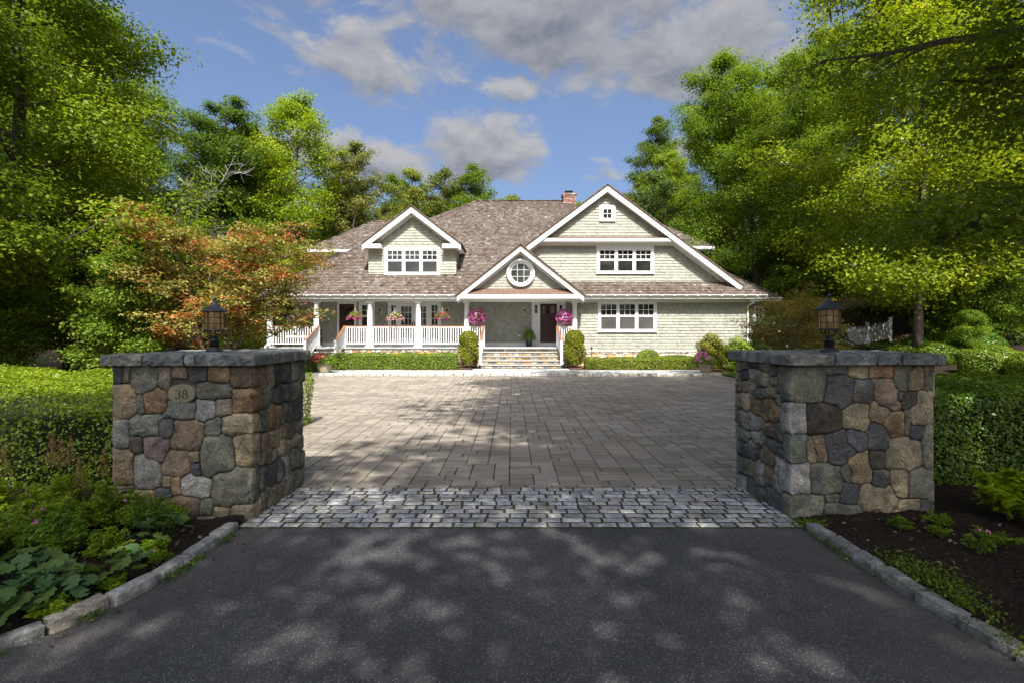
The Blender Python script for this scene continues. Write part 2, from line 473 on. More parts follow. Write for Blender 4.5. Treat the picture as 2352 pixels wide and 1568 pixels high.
    n.bsdf(o, c, .95, n.bump(n.noise(mp.outputs[0], 40, 5, .7), 1.0, .03), .1); M['mulch'] = m
    m, nt, o = new_mat('red_brown_mulch'); n = NB(nt); p = n.geo()
    v = n.voronoi(p, 36, 'F1', 1)
    c = n.ramp(v, [(0, (.05, .025, .015)), (.6, (.12, .062, .038)), (1, (.2, .12, .08))])
    n.bsdf(o, c, .95, n.bump(n.noise(p, 40, 5, .7), 1.0, .03), .1); M['mulch_red'] = m
    m, nt, o = new_mat('forest_floor'); n = NB(nt); p = n.geo()
    v = n.voronoi(p, 9, 'F1', 1)
    c = n.ramp(v, [(0, (.08, .045, .026)), (.5, (.16, .095, .055)), (1, (.25, .16, .10))])
    g = n.ramp(n.noise(p, .25, 5, .65, .5), [(.5, (0, 0, 0)), (.64, (1, 1, 1))])
    c = n.mix(g, c, n.ramp(n.noise(p, 8, 3), [(.3, (.035, .06, .016)), (.7, (.09, .13, .03))]))
    n.bsdf(o, c, .95, n.bump(n.noise(p, 14, 5, .7), 1.0, .08), .1); M['forest'] = m
    m, nt, o = new_mat('lawn_grass'); n = NB(nt); p = n.geo()
    c = n.ramp(n.noise(p, 26, 5, .7), [(.3, (.045, .075, .012)), (.7, (.12, .175, .032))])
    c = n.mix(1.0, c, n.ramp(n.noise(p, .8, 3), [(.3, (.8, .85, .8)), (.7, (1.15, 1.1, 1.0))]), 'MULTIPLY')
    n.bsdf(o, c, .9, n.bump(n.noise(p, 70, 3), .8, .03), .15); M['lawn'] = m
    # bark
    for key, a, b in (('bark', (.055, .043, .033), (.15, .125, .10)), ('bark_pale', (.26, .24, .215), (.50, .47, .44)), ('bark_maple', (.13, .105, .08), (.30, .25, .19))):
        m, nt, o = new_mat(key + '_skin'); n = NB(nt)
        mp = nt.nodes.new('ShaderNodeMapping'); mp.inputs['Scale'].default_value = (9, 9, 1.6); nt.links.new(n.coord('Object'), mp.inputs[0])
        h = n.noise(mp.outputs[0], 1.5, 6, .7, .5)
        n.bsdf(o, n.ramp(h, [(.3, a), (.7, b)]), .9, n.bump(h, .8, .05), .1); M[key] = m
    M['leaf'] = leafmat('broad_leaf', [(0, (.085, .15, .017)), (.45, (.155, .235, .022)), (.8, (.235, .295, .026)), (1, (.32, .33, .036))], .47)
    M['leaf_dark'] = leafmat('dark_leaf', [(0, (.05, .10, .017)), (.5, (.10, .165, .022)), (1, (.175, .225, .028))], .42)
    M['leaf_beech'] = leafmat('beech_leaf', [(0, (.06, .12, .016)), (.5, (.12, .19, .02)), (.9, (.18, .245, .025)), (1, (.25, .24, .04))], .48, .42)
    M['leaf_olive'] = leafmat('olive_leaf', [(0, (.10, .125, .03)), (.5, (.16, .175, .045)), (1, (.24, .23, .075))], .38)
    M['leaf_jmaple'] = leafmat('japanese_maple_leaf', [(0, (.12, .14, .026)), (.4, (.21, .205, .05)), (.66, (.29, .235, .07)), (.8, (.32, .18, .05)), (.9, (.36, .10, .035)), (1, (.32, .05, .03))], .35, tcol=(1.2, 1.1, .6))
    M['leaf_lace'] = leafmat('laceleaf_maple_leaf', [(0, (.12, .105, .022)), (.5, (.22, .19, .036)), (1, (.32, .25, .045))], .35, tcol=(1.2, 1.1, .6))
    M['leaf_box'] = leafmat('boxwood_leaf', [(0, (.06, .115, .012)), (.5, (.12, .19, .018)), (1, (.20, .255, .03))], .33, .35, .4)
    M['leaf_yellow'] = leafmat('golden_privet_leaf', [(0, (.10, .115, .010)), (.5, (.19, .20, .016)), (1, (.30, .29, .03))], .3, .4)
    M['leaf_rhodo'] = leafmat('rhododendron_leaf', [(0, (.018, .05, .016)), (.5, (.035, .085, .026)), (1, (.06, .12, .035))], .15, .25, .5)
    M['leaf_blue'] = leafmat('lady_mantle_leaf', [(0, (.05, .105, .035)), (.5, (.075, .145, .045)), (1, (.12, .19, .04))], .35, .5)
    M['leaf_litter'] = leafmat('dry_leaf', [(0, (.07, .04, .025)), (.5, (.13, .085, .055)), (1, (.24, .17, .11))], .15, .7)
    M['plume'] = leafmat('dry_plume', [(0, (.16, .10, .04)), (.5, (.26, .17, .07)), (1, (.36, .25, .12))], .25, .8)
    M['petal_pink'] = leafmat('petunia_petal', [(0, (.50, .02, .26)), (.45, (.66, .09, .42)), (.8, (.70, .28, .62)), (1, (.85, .80, .84))], .3, .6, .2, (1.1, .9, 1.0))
    M['petal_magenta'] = leafmat('magenta_petal', [(0, (.5, .01, .20)), (.6, (.70, .05, .38)), (1, (.75, .2, .5))], .3, .6, .2, (1.1, .9, 1.0))
    M['petal_rose'] = leafmat('pale_rose_petal', [(0, (.55, .12, .28)), (.5, (.72, .35, .45)), (1, (.85, .72, .74))], .3, .6, .2, (1.1, .9, 1.0))
    M['petal_red'] = leafmat('red_petal', [(0, (.45, .02, .05)), (.6, (.65, .06, .12)), (1, (.75, .3, .35))], .3, .6, .2, (1.1, .9, 1.0))
    M['petal_white'] = leafmat('white_petal', [(0, (.7, .65, .66)), (1, (.85, .84, .82))], .3, .6, .2, (1, 1, 1))
    M['bulb'] = plain('frosted_bulb', (.8, .78, .7), .3, .5, .02, 3)
    M['engrave'] = plain('engraved_black', (.02, .02, .018), .7, .2, .1, 10)
    M['plaque'] = plain('carved_sandstone', (.21, .19, .13), .85, .2, .22, 9, .5, 50)
    M['grass'] = leafmat('grass_blade', [(0, (.05, .085, .014)), (.6, (.10, .16, .026)), (1, (.18, .21, .05))], .3, .6)


mk_special()

# ------------------------------------------------------------------ terrain and paving
def sstep(a, b, x):
    t = np.clip((np.asarray(x, float) - a) / (b - a), 0, 1); return t * t * (3 - 2 * t)


def terrain(x, y):
    x = np.asarray(x, float); y = np.asarray(y, float)
    m = sstep(11.5, 16, x)
    z = 0.06 * np.maximum(0, (x - 12) + (y - 17) * .6 - 2)
    z = z + .24 * np.maximum(0, x - 21.8) + .20 * np.maximum(0, y - 31.5) + .10 * np.maximum(0, x - 17) * sstep(27, 20, y)
    far = sstep(120, 60, np.hypot(x, y))
    back = sstep(40, 75, y) * 4.0
    left = sstep(-14, -40, x) * -1.0
    return np.minimum(m * z, 16 + 0 * z) * (.35 + .65 * far) + back * (1 - m) + left - 0.035


def tz(x, y): return float(terrain(x, y))


gx = np.concatenate([np.linspace(-900, -60, 15), np.linspace(-56, 56, 113), np.linspace(60, 900, 15)])
gy = np.concatenate([np.linspace(-900, -40, 12), np.linspace(-36, 70, 107), np.linspace(76, 1200, 16)])
GX, GY = np.meshgrid(gx, gy, indexing='xy'); GZ = terrain(GX, GY)
wob = np.sin(GX * .7 + GY * .31) * np.cos(GY * .53 - GX * .2) * .12 * sstep(15, 20, np.abs(GX) + np.maximum(0, GY - 34))
V = np.stack([GX, GY, GZ + wob], -1).reshape(-1, 3); nx = len(gx); ny = len(gy)
I = (np.arange(ny - 1)[:, None] * nx + np.arange(nx - 1)[None]).ravel()
F = np.stack([I, I + 1, I + nx + 1, I + nx], 1)
link('ground', npmesh('ground', V, F, M['forest'], smooth=True), kind='structure')

KL = [(-2.30, 4.36), (-2.30, 3.9), (-2.31, 3.5), (-2.37, 3.2), (-2.47, 2.95), (-2.62, 2.68), (-2.80, 2.4), (-3.1, 2.05), (-3.5, 1.6), (-4.0, 1.1)]
KR = [(2.47, 4.36), (2.47, 3.5), (2.49, 3.1), (2.52, 2.7), (2.55, 2.3), (2.6, 1.8), (2.75, 1.2), (3.1, .5)]
b = MB()
b.poly([(x, y, 0.0) for x, y in reversed(KR)][:] + [(x, y, 0.0) for x, y in KL] + [(-4.6, 0.2, 0), (-4.6, -40, 0), (3.4, -40, 0), (3.4, 0.2, 0)])
b.build('driveway', M['asphalt'], kind='structure')

# cobble apron between the gate pillars
b = MB(); b.box(-2.36, 2.56, 4.36, 5.50, -.08, .004)
apron = b.build('cobble_apron', M['joint'], kind='structure')
cob_cols = [(.40, .41, .42), (.33, .34, .36), (.46, .465, .47), (.30, .305, .31), (.37, .36, .34), (.42, .43, .46)]
cr = random.Random(5)
y = 4.372
for row in range(10):
    d = .112
    x = -2.34 + cr.uniform(-.1, 0)
    while x < 2.44:
        l = cr.uniform(.13, .225); x1 = min(x + l, 2.50)
        xa = max(x, -2.34)
        if x1 - xa > .06:
            g = .010; gy = .0145; j = lambda: cr.uniform(-.005, .005)
            q = [(xa + g + j(), y + gy + j()), ((xa + x1) / 2, y + gy + j() * 1.2), (x1 - g + j(), y + gy + j()), (x1 - g + j() * .6, y + d / 2), (x1 - g + j(), y + d - gy + j()), ((xa + x1) / 2, y + d - gy + j()), (xa + g + j(), y + d - gy + j()), (xa + g + j() * .6, y + d / 2)]
            pb = MB(); pb.bevel_prism(q, -.05, .008 + cr.uniform(0, .007), .008)
            c = cr.choice(cob_cols); k = cr.uniform(.85, 1.15)
            pb.build('cobble', M['cobble'], apron, color=tuple(v * k for v in c))
        x = x1 if x1 < 2.49 else 9
    y += d

# paved court: ashlar of tumbled concrete stones, nearest 300 single, the rest joined
U_ = .092
CX0, CX1, CY0, CY1 = -8.4, 8.4, 5.61, 20.28
b = MB(); b.box(CX0, CX1, 5.503, CY1, -.1, -.001)
court = b.build('paved_court', M['joint'], kind='structure')
pr = random.Random(3)
nxp = int((CX1 - CX0) / U_); nyp = int((CY1 - CY0) / U_)
occ = np.zeros((nyp + 4, nxp + 4), bool); occ[nyp:] = True; occ[:, nxp:] = True
pav = []
for jy in range(nyp):
    for ix in range(nxp):
        if occ[jy, ix]: continue
        run = 0
        while run < 9 and not occ[jy, ix + run]: run += 1
        opts = [(3, 2), (3, 2), (2, 2), (3, 3), (4, 2), (3, 2)]; pr.shuffle(opts); done = False
        for w, h in opts + [(2, 1), (1, 2), (3, 1), (1, 1)]:
            if w > run or (run - w) == 1: 
                if not (w == run): continue
            if occ[jy:jy + h, ix:ix + w].any(): continue
            occ[jy:jy + h, ix:ix + w] = True; pav.append((ix, jy, w, h)); done = True; break
        if not done: occ[jy, ix] = True; pav.append((ix, jy, 1, 1))
for i in range(int(nxp / 3)):                                   # border course against the apron
    pav.append((i * 3, -1, 3, 1))
shared = {}


def pav_geo(mb, x, y, w, h, zt, jit=0):
    g = .005; gy = .0085; x0, x1, y0, y1 = x + g, x + w * U_ - g, y + gy, y + h * U_ - gy
    j = (lambda: pr.uniform(-jit, jit))
    mb.bevel_prism([(x0 + j(), y0 + j()), (x1 + j(), y0 + j()), (x1 + j(), y1 + j()), (x0 + j(), y1 + j())], -.06, zt, .006)


vis = [p for p in pav if abs((CX0 + (p[0] + p[2] / 2) * U_)) < 2.55 + (p[1] * U_) * .05]
vis.sort(key=lambda p: p[1]); single = set(vis[:300])
fld = MB()
for p in pav:
    x, y = CX0 + p[0] * U_, CY0 + p[1] * U_
    if p in single:
        k = (p[2], p[3], pr.randrange(3))
        if k not in shared:
            mb = MB(); pav_geo(mb, -p[2] * U_ / 2, -p[3] * U_ / 2, p[2], p[3], .003, .003); shared[k] = mb.mesh('paver', M['paver'])
        link('paver', shared[k], court, loc=(x + p[2] * U_ / 2, y + p[3] * U_ / 2, pr.uniform(-.002, .003)), rot=(pr.uniform(-.006, .006), pr.uniform(-.006, .006), 0))
    else:
        fld.cur = pr.random(); pav_geo(fld, x, y, p[2], p[3], .003 + pr.uniform(-.002, .003), .003)
fld.build('paver_field', M['paver_field'], court, rnd=True, kind='stuff')


def rough_box(L, W, H, seed, n=(6, 3, 3), amp=.012, rad=.018):
    """split-faced block, centred in x and y, base at 0"""
    g = np.random.default_rng(seed); mb = MB()
    nx_, ny_, nz_ = n
    idx = {}; vs = []
    ph = g.uniform(0, 9, 6)
    def vid(i, j, k):
        if (i, j, k) in idx: return idx[(i, j, k)]
        x, y_, z = (i / nx_ - .5) * L, (j / ny_ - .5) * W, k / nz_ * H
        e = [(i in (0, nx_)), (j in (0, ny_)), (k == nz_)]
        if sum(e) >= 2:
            if e[0]: x -= math.copysign(rad * .5, x)
            if e[1]: y_ -= math.copysign(rad * .5, y_)
            if e[2]: z -= rad * .5
        w = math.sin(x * 23 + ph[0]) * math.cos(z * 31 + ph[1]) + math.sin(y_ * 27 + ph[2] + x * 11)
        x += g.uniform(-amp, amp) * .7; y_ += g.uniform(-amp, amp) + w * amp * .4
        if k: z += g.uniform(-amp, amp) * .5 + (w * amp * .35 if e[2] else 0)
        idx[(i, j, k)] = len(vs); vs.append((x, y_, z)); return idx[(i, j, k)]
    fs = []
    for i in range(nx_):
        for j in range(ny_):
            fs.append((vid(i, j, nz_), vid(i + 1, j, nz_), vid(i + 1, j + 1, nz_), vid(i, j + 1, nz_)))
            fs.append((vid(i, j, 0), vid(i, j + 1, 0), vid(i + 1, j + 1, 0), vid(i + 1, j, 0)))
        for k in range(nz_):
            fs.append((vid(i, 0, k), vid(i + 1, 0, k), vid(i + 1, 0, k + 1), vid(i, 0, k + 1)))
            fs.append((vid(i, ny_, k), vid(i, ny_, k + 1), vid(i + 1, ny_, k + 1), vid(i + 1, ny_, k)))
    for j in range(ny_):
        for k in range(nz_):
            fs.append((vid(0, j, k), vid(0, j, k + 1), vid(0, j + 1, k + 1), vid(0, j + 1, k)))
            fs.append((vid(nx_, j, k), vid(nx_, j + 1, k), vid(nx_, j + 1, k + 1), vid(nx_, j, k + 1)))
    mb.add(vs, fs); return mb


def kerb_run(name, pts, side, lens, hgt, wid, seed, cols, label=None):
    rr = random.Random(seed)
    P = [Vector((x, y, 0)) for x, y in pts]
    seg = [(P[i + 1] - P[i]).length for i in range(len(P) - 1)]; tot = sum(seg)
    def at(s):
        for i, l in enumerate(seg):
            if s <= l or i == len(seg) - 1: return P[i].lerp(P[i + 1], min(1, s / l)), (P[i + 1] - P[i]).normalized()
            s -= l
    base = MB()
    for i in range(len(P) - 1):
        base.beam(P[i] + Vector((side * wid * .5, 0, -.06)), P[i + 1] + Vector((side * wid * .5, 0, -.06)), wid * 1.3, .1)
    k = base.build(name, M['joint'], kind='structure')
    s = 0.01; i = 0
    while s < tot - .08:
        l = rr.uniform(*lens); l = min(l, tot - s)
        p, d = at(s + l / 2)
        nrm = Vector((-d.y, d.x, 0)) * side * (1 if d.y < 0 else -1)
        nrm = Vector((side * abs(d.y), -d.x * side * (1 if d.y > 0 else -1), 0))
        mb = rough_box(l - .014, wid, hgt + .06, seed * 100 + i, (5, 3, 3), .006, .02)
        c = rr.choice(cols); kk = rr.uniform(.85, 1.15)
        mb.build('kerb_stone', M['kerb_stone'], k, smooth=False, loc=(p.x + nrm.x * wid / 2, p.y + nrm.y * wid / 2, -.06 + rr.uniform(-.012, .008)), rot=(rr.uniform(-.05, .05), rr.uniform(-.03, .03), math.atan2(d.y, d.x) + rr.uniform(-.04, .04)), color=tuple(v * kk for v in c))
        s += l; i += 1
    return k


gran = [(.26, .27, .28), (.30, .30, .29), (.22, .225, .22), (.27, .25, .21)]
kerb_run('driveway_kerb', KL, -1, (.26, .36), .075, .115, 3, gran)
kerb_run('driveway_kerb', KR, 1, (.25, .36), .07, .125, 4, [(.20, .205, .20), (.24, .235, .21), (.18, .18, .165)])
kerb_run('walkway_kerb', [(8.3, 20.29), (-8.4, 20.29)], 0, (.27, .42), .09, .14, 6, [(.42, .40, .36), (.36, .34, .31), (.47, .45, .41)])

# front walk of bluestone flags
b = MB(); b.box(-8.4, 8.3, 20.36, 22.25, -.05, .07); b.box(-1.75, 2.55, 22.25, 23.12, -.05, .07)
walk = b.build('front_walk', M['joint'], kind='structure')
fr = random.Random(9)


def flags(x0, x1, y0, y1, rows, wr):
    ys = np.linspace(y0, y1, rows + 1)
    for i in range(rows):
        x = x0
        while x < x1 - .05:
            l = min(fr.uniform(*wr), x1 - x)
            if x1 - x - l < .25: l = x1 - x
            g = .006; mb = MB(); mb.bevel_prism([(x + g, ys[i] + g), (x + l - g, ys[i] + g), (x + l - g, ys[i + 1] - g), (x + g, ys[i + 1] - g)], .05, .09 + fr.uniform(-.002, .002), .006)
            k = fr.uniform(.85, 1.12); c = fr.choice([(.34, .36, .37), (.36, .35, .32), (.31, .34, .35)])
            mb.build('flagstone', M['flag'], walk, color=tuple(v * k for v in c)); x += l


M['flag'] = stonemat('bluestone_flag', .3, .04, .8)
flags(-8.4, 8.3, 20.37, 22.25, 4, (.55, 1.0)); flags(-1.75, 2.55, 22.256, 23.11, 2, (.5, .95))

# planting beds and lawn (thin sheets over the ground)
def sheet(name, pts, z, mat, follow=False):
    mb = MB(); mb.poly([(x, y, z) for x, y in pts]); return mb.build(name, mat, kind='structure')


def soil_sheet(name, x0, x1, y0, y1, z, mat, seed, amp=.02, n=24, follow=False, mask=None):
    g = np.random.default_rng(seed)
    X, Y = np.meshgrid(np.linspace(x0, x1, n), np.linspace(y0, y1, n)); Z = z + g.normal(0, amp * .5, X.shape) + amp * np.sin(X * 3.1 + seed) * np.cos(Y * 2.7)
    if follow: Z = Z + terrain(X, Y) + .035
    V = np.stack([X, Y, Z], -1).reshape(-1, 3); I = (np.arange(n - 1)[:, None] * n + np.arange(n - 1)[None]).ravel()
    if mask is not None:
        cx = X.ravel()[I]; cy = Y.ravel()[I]; I = I[mask(cx, cy)]
    F = np.stack([I, I + 1, I + n + 1, I + n], 1)
    return link(name, npmesh(name, V, F, mat, smooth=True), kind='structure')


xl = np.array([k[1] for k in KL])[::-1]; xlv = np.array([k[0] for k in KL])[::-1]
soil_sheet('planting_bed', -9, -2.36, .4, 5.4, .035, M['mulch'], 2, .02, 70, mask=lambda x, y: x < np.interp(y, xl, xlv) - .1)
soil_sheet('planting_bed', 2.56, 9, .4, 5.6, .03, M['mulch'], 3, .018, 70)
soil_sheet('planting_bed', -8.2, -1.78, 22.27, 24.6, .10, M['mulch_red'], 4, .01, 20)
soil_sheet('planting_bed', 2.58, 9.2, 22.27, 25.2, .10, M['mulch_red'], 5, .01, 20)
soil_sheet('planting_bed', -14, -8.45, 14, 25, .03, M['mulch'], 6, .02, 24)
soil_sheet('lawn', 8.45, 17.5, 6.6, 22, .03, M['lawn'], 7, .012, 60, True)
curve = lambda x: 19.3 - .42 * (x - 13) + .02 * (x - 13) ** 2
soil_sheet('planting_bed', 12.2, 30, 12, 27, .075, M['mulch'], 8, .015, 90, True, mask=lambda x, y: y > np.where(x < 13, 19.3 + (13 - x) * 1.0, curve(x)))

# ------------------------------------------------------------------ stone gate pillars
PAL = dict(G=(.165, .168, .132), D=(.102, .106, .108), T=(.250, .218, .148), O=(.245, .174, .105), B=(.195, .156, .112), P=(.195, .162, .145),
           L=(.290, .290, .270), S=(.270, .240, .190), K=(.082, .072, .058), V=(.150, .165, .138), Y=(.27, .23, .14))


def partition(st, W, H, K=44):
    """outline of every stone on a W x H face, where its own norm is the smallest"""
    c = np.array([[s[0], s[1]] for s in st]); hw = np.array([[s[2] / 2, s[3] / 2] for s in st])
    rot = np.array([s[5] if len(s) > 5 else 0 for s in st]); p = 6.0
    ca, sa = np.cos(rot), np.sin(rot)
    def dist(P):                      # P (...,2) -> (...,n)
        d = P[..., None, :] - c
        u = (d[..., 0] * ca + d[..., 1] * sa) / hw[:, 0]; v = (-d[..., 0] * sa + d[..., 1] * ca) / hw[:, 1]
        return (np.abs(u) ** p + np.abs(v) ** p) ** (1 / p)
    out = []
    for i, s in enumerate(st):
        th = np.linspace(0, 2 * np.pi, K, endpoint=False)
        dirs = np.stack([np.cos(th) * hw[i, 0], np.sin(th) * hw[i, 1]], 1)
        rs = np.linspace(.02, 2.2, 90)
        P = c[i] + dirs[:, None] * rs[None, :, None]
        d = dist(P); own = d[..., i].copy(); d[..., i] = 1e9
        ok = (own <= d.min(-1)) & (P[..., 0] >= 0) & (P[..., 0] <= W) & (P[..., 1] >= 0) & (P[..., 1] <= H)
        first = np.where(ok.all(1), 89, np.argmin(ok, 1))
        r = rs[np.maximum(first - 1, 0)]
        pts = c[i] + dirs * rs[np.minimum(first, 89)][:, None]
        pts[:, 0] = np.clip(pts[:, 0], 0, W); pts[:, 1] = np.clip(pts[:, 1], 0, H)
        out.append(pts)
    return out


def stone_piece(mb, o, cen, frame, W, gap, bulge, seed, edge0=True, edge1=True, rough=.006, depth=.05):
    """one pillow-faced stone; points lying on the vertical edges of the face keep to the corner"""
    O, Ud, Nd = frame; g = np.random.default_rng(seed); K = len(o)
    cen = np.array(cen); d = o - cen; ln = np.linalg.norm(d, axis=1, keepdims=True) + 1e-6
    inn = o - d / ln * gap * (1 + g.uniform(-.5, 1.1, (K, 1)))
    e0 = (o[:, 0] < 1e-4) & edge0; e1 = (o[:, 0] > W - 1e-4) & edge1; ed = e0 | e1
    sc = [(1.0, -depth), (.997, -.008), (.984, -.001), (.84, bulge * .75), (.5, bulge)]
    tilt = g.uniform(-.02, .02, 2)
    rings = []
    for k, (s, h) in enumerate(sc):
        q = cen + (inn - cen) * s
        hh = np.full(K, h) + (g.uniform(-rough, rough, K) if k > 1 else 0) + (((q - cen) @ tilt) if k > 2 else 0)
        q[ed, 0] = o[ed, 0]
        if k > 0: hh[ed] = 0.0 if k < 3 else hh[ed] * 0
        if k > 2: q[ed, 0] = o[ed, 0] + (cen[0] - o[ed, 0]) * (1 - s)
        if k > 2: hh[ed] = h * .8
        rings.append((q, hh))
    vs = []
    for q, hh in rings:
        for (u, v), h in zip(q, hh): vs.append(O + Ud * u + Vector((0, 0, v)) + Nd * h)
    vs.append(O + Ud * cen[0] + Vector((0, 0, cen[1])) + Nd * (bulge * 1.02 + g.uniform(-rough, rough)))
    fs = []
    for k in range(len(rings) - 1):
        for i in range(K): fs.append((k * K + i, k * K + (i + 1) % K, (k + 1) * K + (i + 1) % K, (k + 1) * K + i))
    b0 = (len(rings) - 1) * K
    for i in range(K): fs.append((b0 + i, b0 + (i + 1) % K, len(vs) - 1))
    mb.add(vs, fs)


def random_stones(W, H, seed, hr=(.12, .24), wr=(.10, .26), pal='GDTBOLSV', start=0.0):
    rr = random.Random(seed); st = []; v = 0
    while v < H - .02:
        h = min(rr.uniform(*hr), H - v)
        if H - v - h < .07: h = H - v
        u = start
        while u < W - .02:
            w = min(rr.uniform(*wr), W - u)
            if W - u - w < .06: w = W - u
            st.append((u + w / 2 + rr.uniform(-.02, .02), v + h / 2 + rr.uniform(-.035, .035), w * rr.uniform(.85, 1.2), h * rr.uniform(.8, 1.25), rr.choice(pal), rr.uniform(-.35, .35)))
            u += w
        v += h
    return [(min(max(a, .03), W - .03), min(max(b_, .03), H - .03), *r) for a, b_, *r in st]


def pillar(loc, rotz, W, Dp, H, front, wrap, bulges, seed, label, skip=None):
    root = thing('stone_gate_pillar', loc, label, 'pillar')
    ca, sa = math.cos(rotz), math.sin(rotz)
    X = Vector((ca, sa, 0)); Y = Vector((-sa, ca, 0)); O = Vector(loc)
    core = MB(); i_ = .03
    core.slab([O + X * i_ + Y * i_, O + X * (W - i_) + Y * i_, O + X * (W - i_) + Y * (Dp - i_), O + X * i_ + Y * (Dp - i_)], (0, 0, H))
    core.build('core', M['mortar'], root)
    faces = {'front': ((O, X, -Y), W), 'right': ((O + X * W, Y, X), Dp), 'back': ((O + X * W + Y * Dp, -X, Y), W), 'left': ((O + Y * Dp, -Y, -X), Dp)}
    rr = random.Random(seed)
    side = []
    edge = []
    for k, s in enumerate(front):                               # quoins turn the corner
        at = (s[0] + s[2] / 2 > W - .03) if wrap == 'right' else (s[0] - s[2] / 2 < .03)
        if at:
            w = rr.uniform(.10, .26); cu = w / 2 if wrap == 'right' else Dp - w / 2
            edge.append(k); side.append((cu, s[1], w, s[3], s[4], 0))
    ns = len(side)
    for s in random_stones(Dp - .16, H, seed + 5):
        u = s[0] + .16 if wrap == 'right' else s[0]
        side.append((u, *s[1:]))
    lists = {'front': front, wrap: side, 'back': random_stones(W, H, seed + 8), ('left' if wrap == 'right' else 'right'): random_stones(Dp, H, seed + 9)}
    outs = {k: partition(v, faces[k][1], H) for k, v in lists.items()}
    for f, st in lists.items():
        fr_, Wf = faces[f]
        for k, s in enumerate(st):
            if f == wrap and k < ns: continue
            if f == 'front' and skip is not None and k == skip: continue
            mb = MB(); bl = rr.uniform(*bulges[0 if f == 'front' else 1])
            stone_piece(mb, outs[f][k], (s[0], s[1]), fr_, Wf, .0035, bl, seed * 1000 + k * 7 + len(f), rough=.0045 if f == 'front' else .009)
            if f == 'front' and k in edge:
                q = edge.index(k); stone_piece(mb, outs[wrap][q], (side[q][0], side[q][1]), faces[wrap][0], Dp, .006, rr.uniform(*bulges[1]) * .7, seed * 1000 + 501 + k)
            c = PAL[s[4]]; kk = rr.uniform(.82, 1.18)
            mb.build('stone', M['gate_stone'], root, smooth=True, color=tuple(v * kk for v in c))
    return root, faces


def conv(lst, x0, x1, y0, y1, W, H):
    return [((a - x0) / (x1 - x0) * W, H * (1 - (b_ - y0) / (y1 - y0)), w / (x1 - x0) * W, h / (y1 - y0) * H, c, (r[0] if r else 0) + math.sin(a * 12.9 + b_ * 7.7) * .16) for a, b_, w, h, c, *r in lst]


LEFT = [(135, 595, 70, 120, 'D'), (195, 592, 40, 110, 'T'), (307, 628, 175, 175, 'G'), (447, 620, 85, 165, 'S'), (550, 580, 105, 75, 'T'), (665, 590, 130, 120, 'D'), (810, 598, 155, 115, 'O'), (950, 608, 140, 140, 'B'),
        (180, 760, 145, 215, 'T'), (287, 785, 45, 130, 'D'), (390, 755, 165, 165, 'O', .2), (565, 690, 180, 125, 'T'), (778, 690, 240, 115, 'G'), (547, 815, 215, 115, 'V'), (720, 822, 130, 135, 'L'), (843, 795, 105, 120, 'S'), (975, 757, 150, 155, 'O'),
        (160, 965, 100, 185, 'L'), (318, 910, 215, 140, 'V'), (463, 930, 120, 120, 'D', .2), (598, 972, 225, 190, 'B', .1), (770, 918, 110, 120, 'V'), (928, 905, 195, 140, 'T'),
        (255, 1027, 90, 115, 'K'), (392, 1065, 170, 175, 'P'), (180, 1175, 125, 230, 'B'), (328, 1197, 200, 215, 'L'), (520, 1148, 200, 170, 'B'), (645, 1105, 75, 70, 'T'), (795, 1105, 225, 270, 'G'), (985, 1060, 140, 215, 'T'),
        (655, 1190, 70, 90, 'D'), (460, 1262, 60, 80, 'T'), (520, 1285, 65, 115, 'O'), (657, 1290, 205, 145, 'L', -.15), (885, 1295, 265, 250, 'G'), (185, 1305, 130, 40, 'B'), (283, 1355, 190, 85, 'T'), (437, 1340, 110, 90, 'D'),
        (535, 1415, 300, 120, 'B'), (727, 1415, 90, 110, 'G'), (825, 1455, 110, 70, 'T'), (955, 1460, 140, 130, 'T'), (170, 1420, 130, 110, 'G'), (320, 1450, 170, 100, 'B'), (740, 1495, 150, 45, 'G'), (480, 1495, 220, 45, 'D')]
RIGHT = [(490, 650, 225, 240, 'G'), (675, 570, 130, 60, 'V'), (810, 580, 130, 90, 'T'), (965, 578, 155, 85, 'O'), (1090, 620, 110, 170, 'G'), (1185, 640, 110, 130, 'Y'), (1275, 620, 60, 160, 'G'), (690, 710, 185, 215, 'D'), (842, 705, 135, 145, 'D'),
         (995, 730, 170, 210, 'B'), (1085, 735, 45, 60, 'D'), (1150, 760, 110, 110, 'K'), (1225, 815, 145, 215, 'T', -.3), (420, 870, 125, 190, 'L'), (590, 865, 240, 190, 'K'), (800, 865, 190, 175, 'T'), (945, 840, 140, 140, 'T', -.4), (1040, 920, 150, 160, 'O', .5),
         (1130, 900, 40, 160, 'G'), (1200, 970, 110, 95, 'D'), (1265, 1060, 70, 275, 'G'), (425, 1060, 120, 185, 'V'), (510, 1070, 70, 160, 'T', .2), (565, 1060, 90, 170, 'B', .2), (690, 1060, 200, 210, 'D', .6), (795, 1010, 175, 130, 'D', -.4), (945, 985, 170, 170, 'D', -.3),
         (930, 1135, 110, 110, 'K'), (1105, 1095, 225, 200, 'T'), (440, 1245, 150, 190, 'L'), (600, 1245, 240, 190, 'V'), (740, 1215, 90, 120, 'G', .5), (820, 1185, 150, 210, 'Y', .3), (955, 1260, 110, 120, 'D'), (1080, 1285, 120, 175, 'T'),
         (1220, 1290, 150, 190, 'G'), (475, 1430, 220, 170, 'G'), (645, 1370, 90, 55, 'G'), (755, 1345, 120, 160, 'D', -.3), (945, 1370, 250, 170, 'T', -.2), (1150, 1415, 150, 65, 'T'), (1255, 1430, 80, 90, 'D'), (715, 1440, 240, 85, 'V'), (895, 1480, 120, 40, 'T'), (1130, 1480, 200, 45, 'B'), (600, 1490, 100, 40, 'D')]
HL = 1.395
LW, LD = 1.22, 1.12
RW, RD, RROT = 1.34, .98, math.radians(3.4)
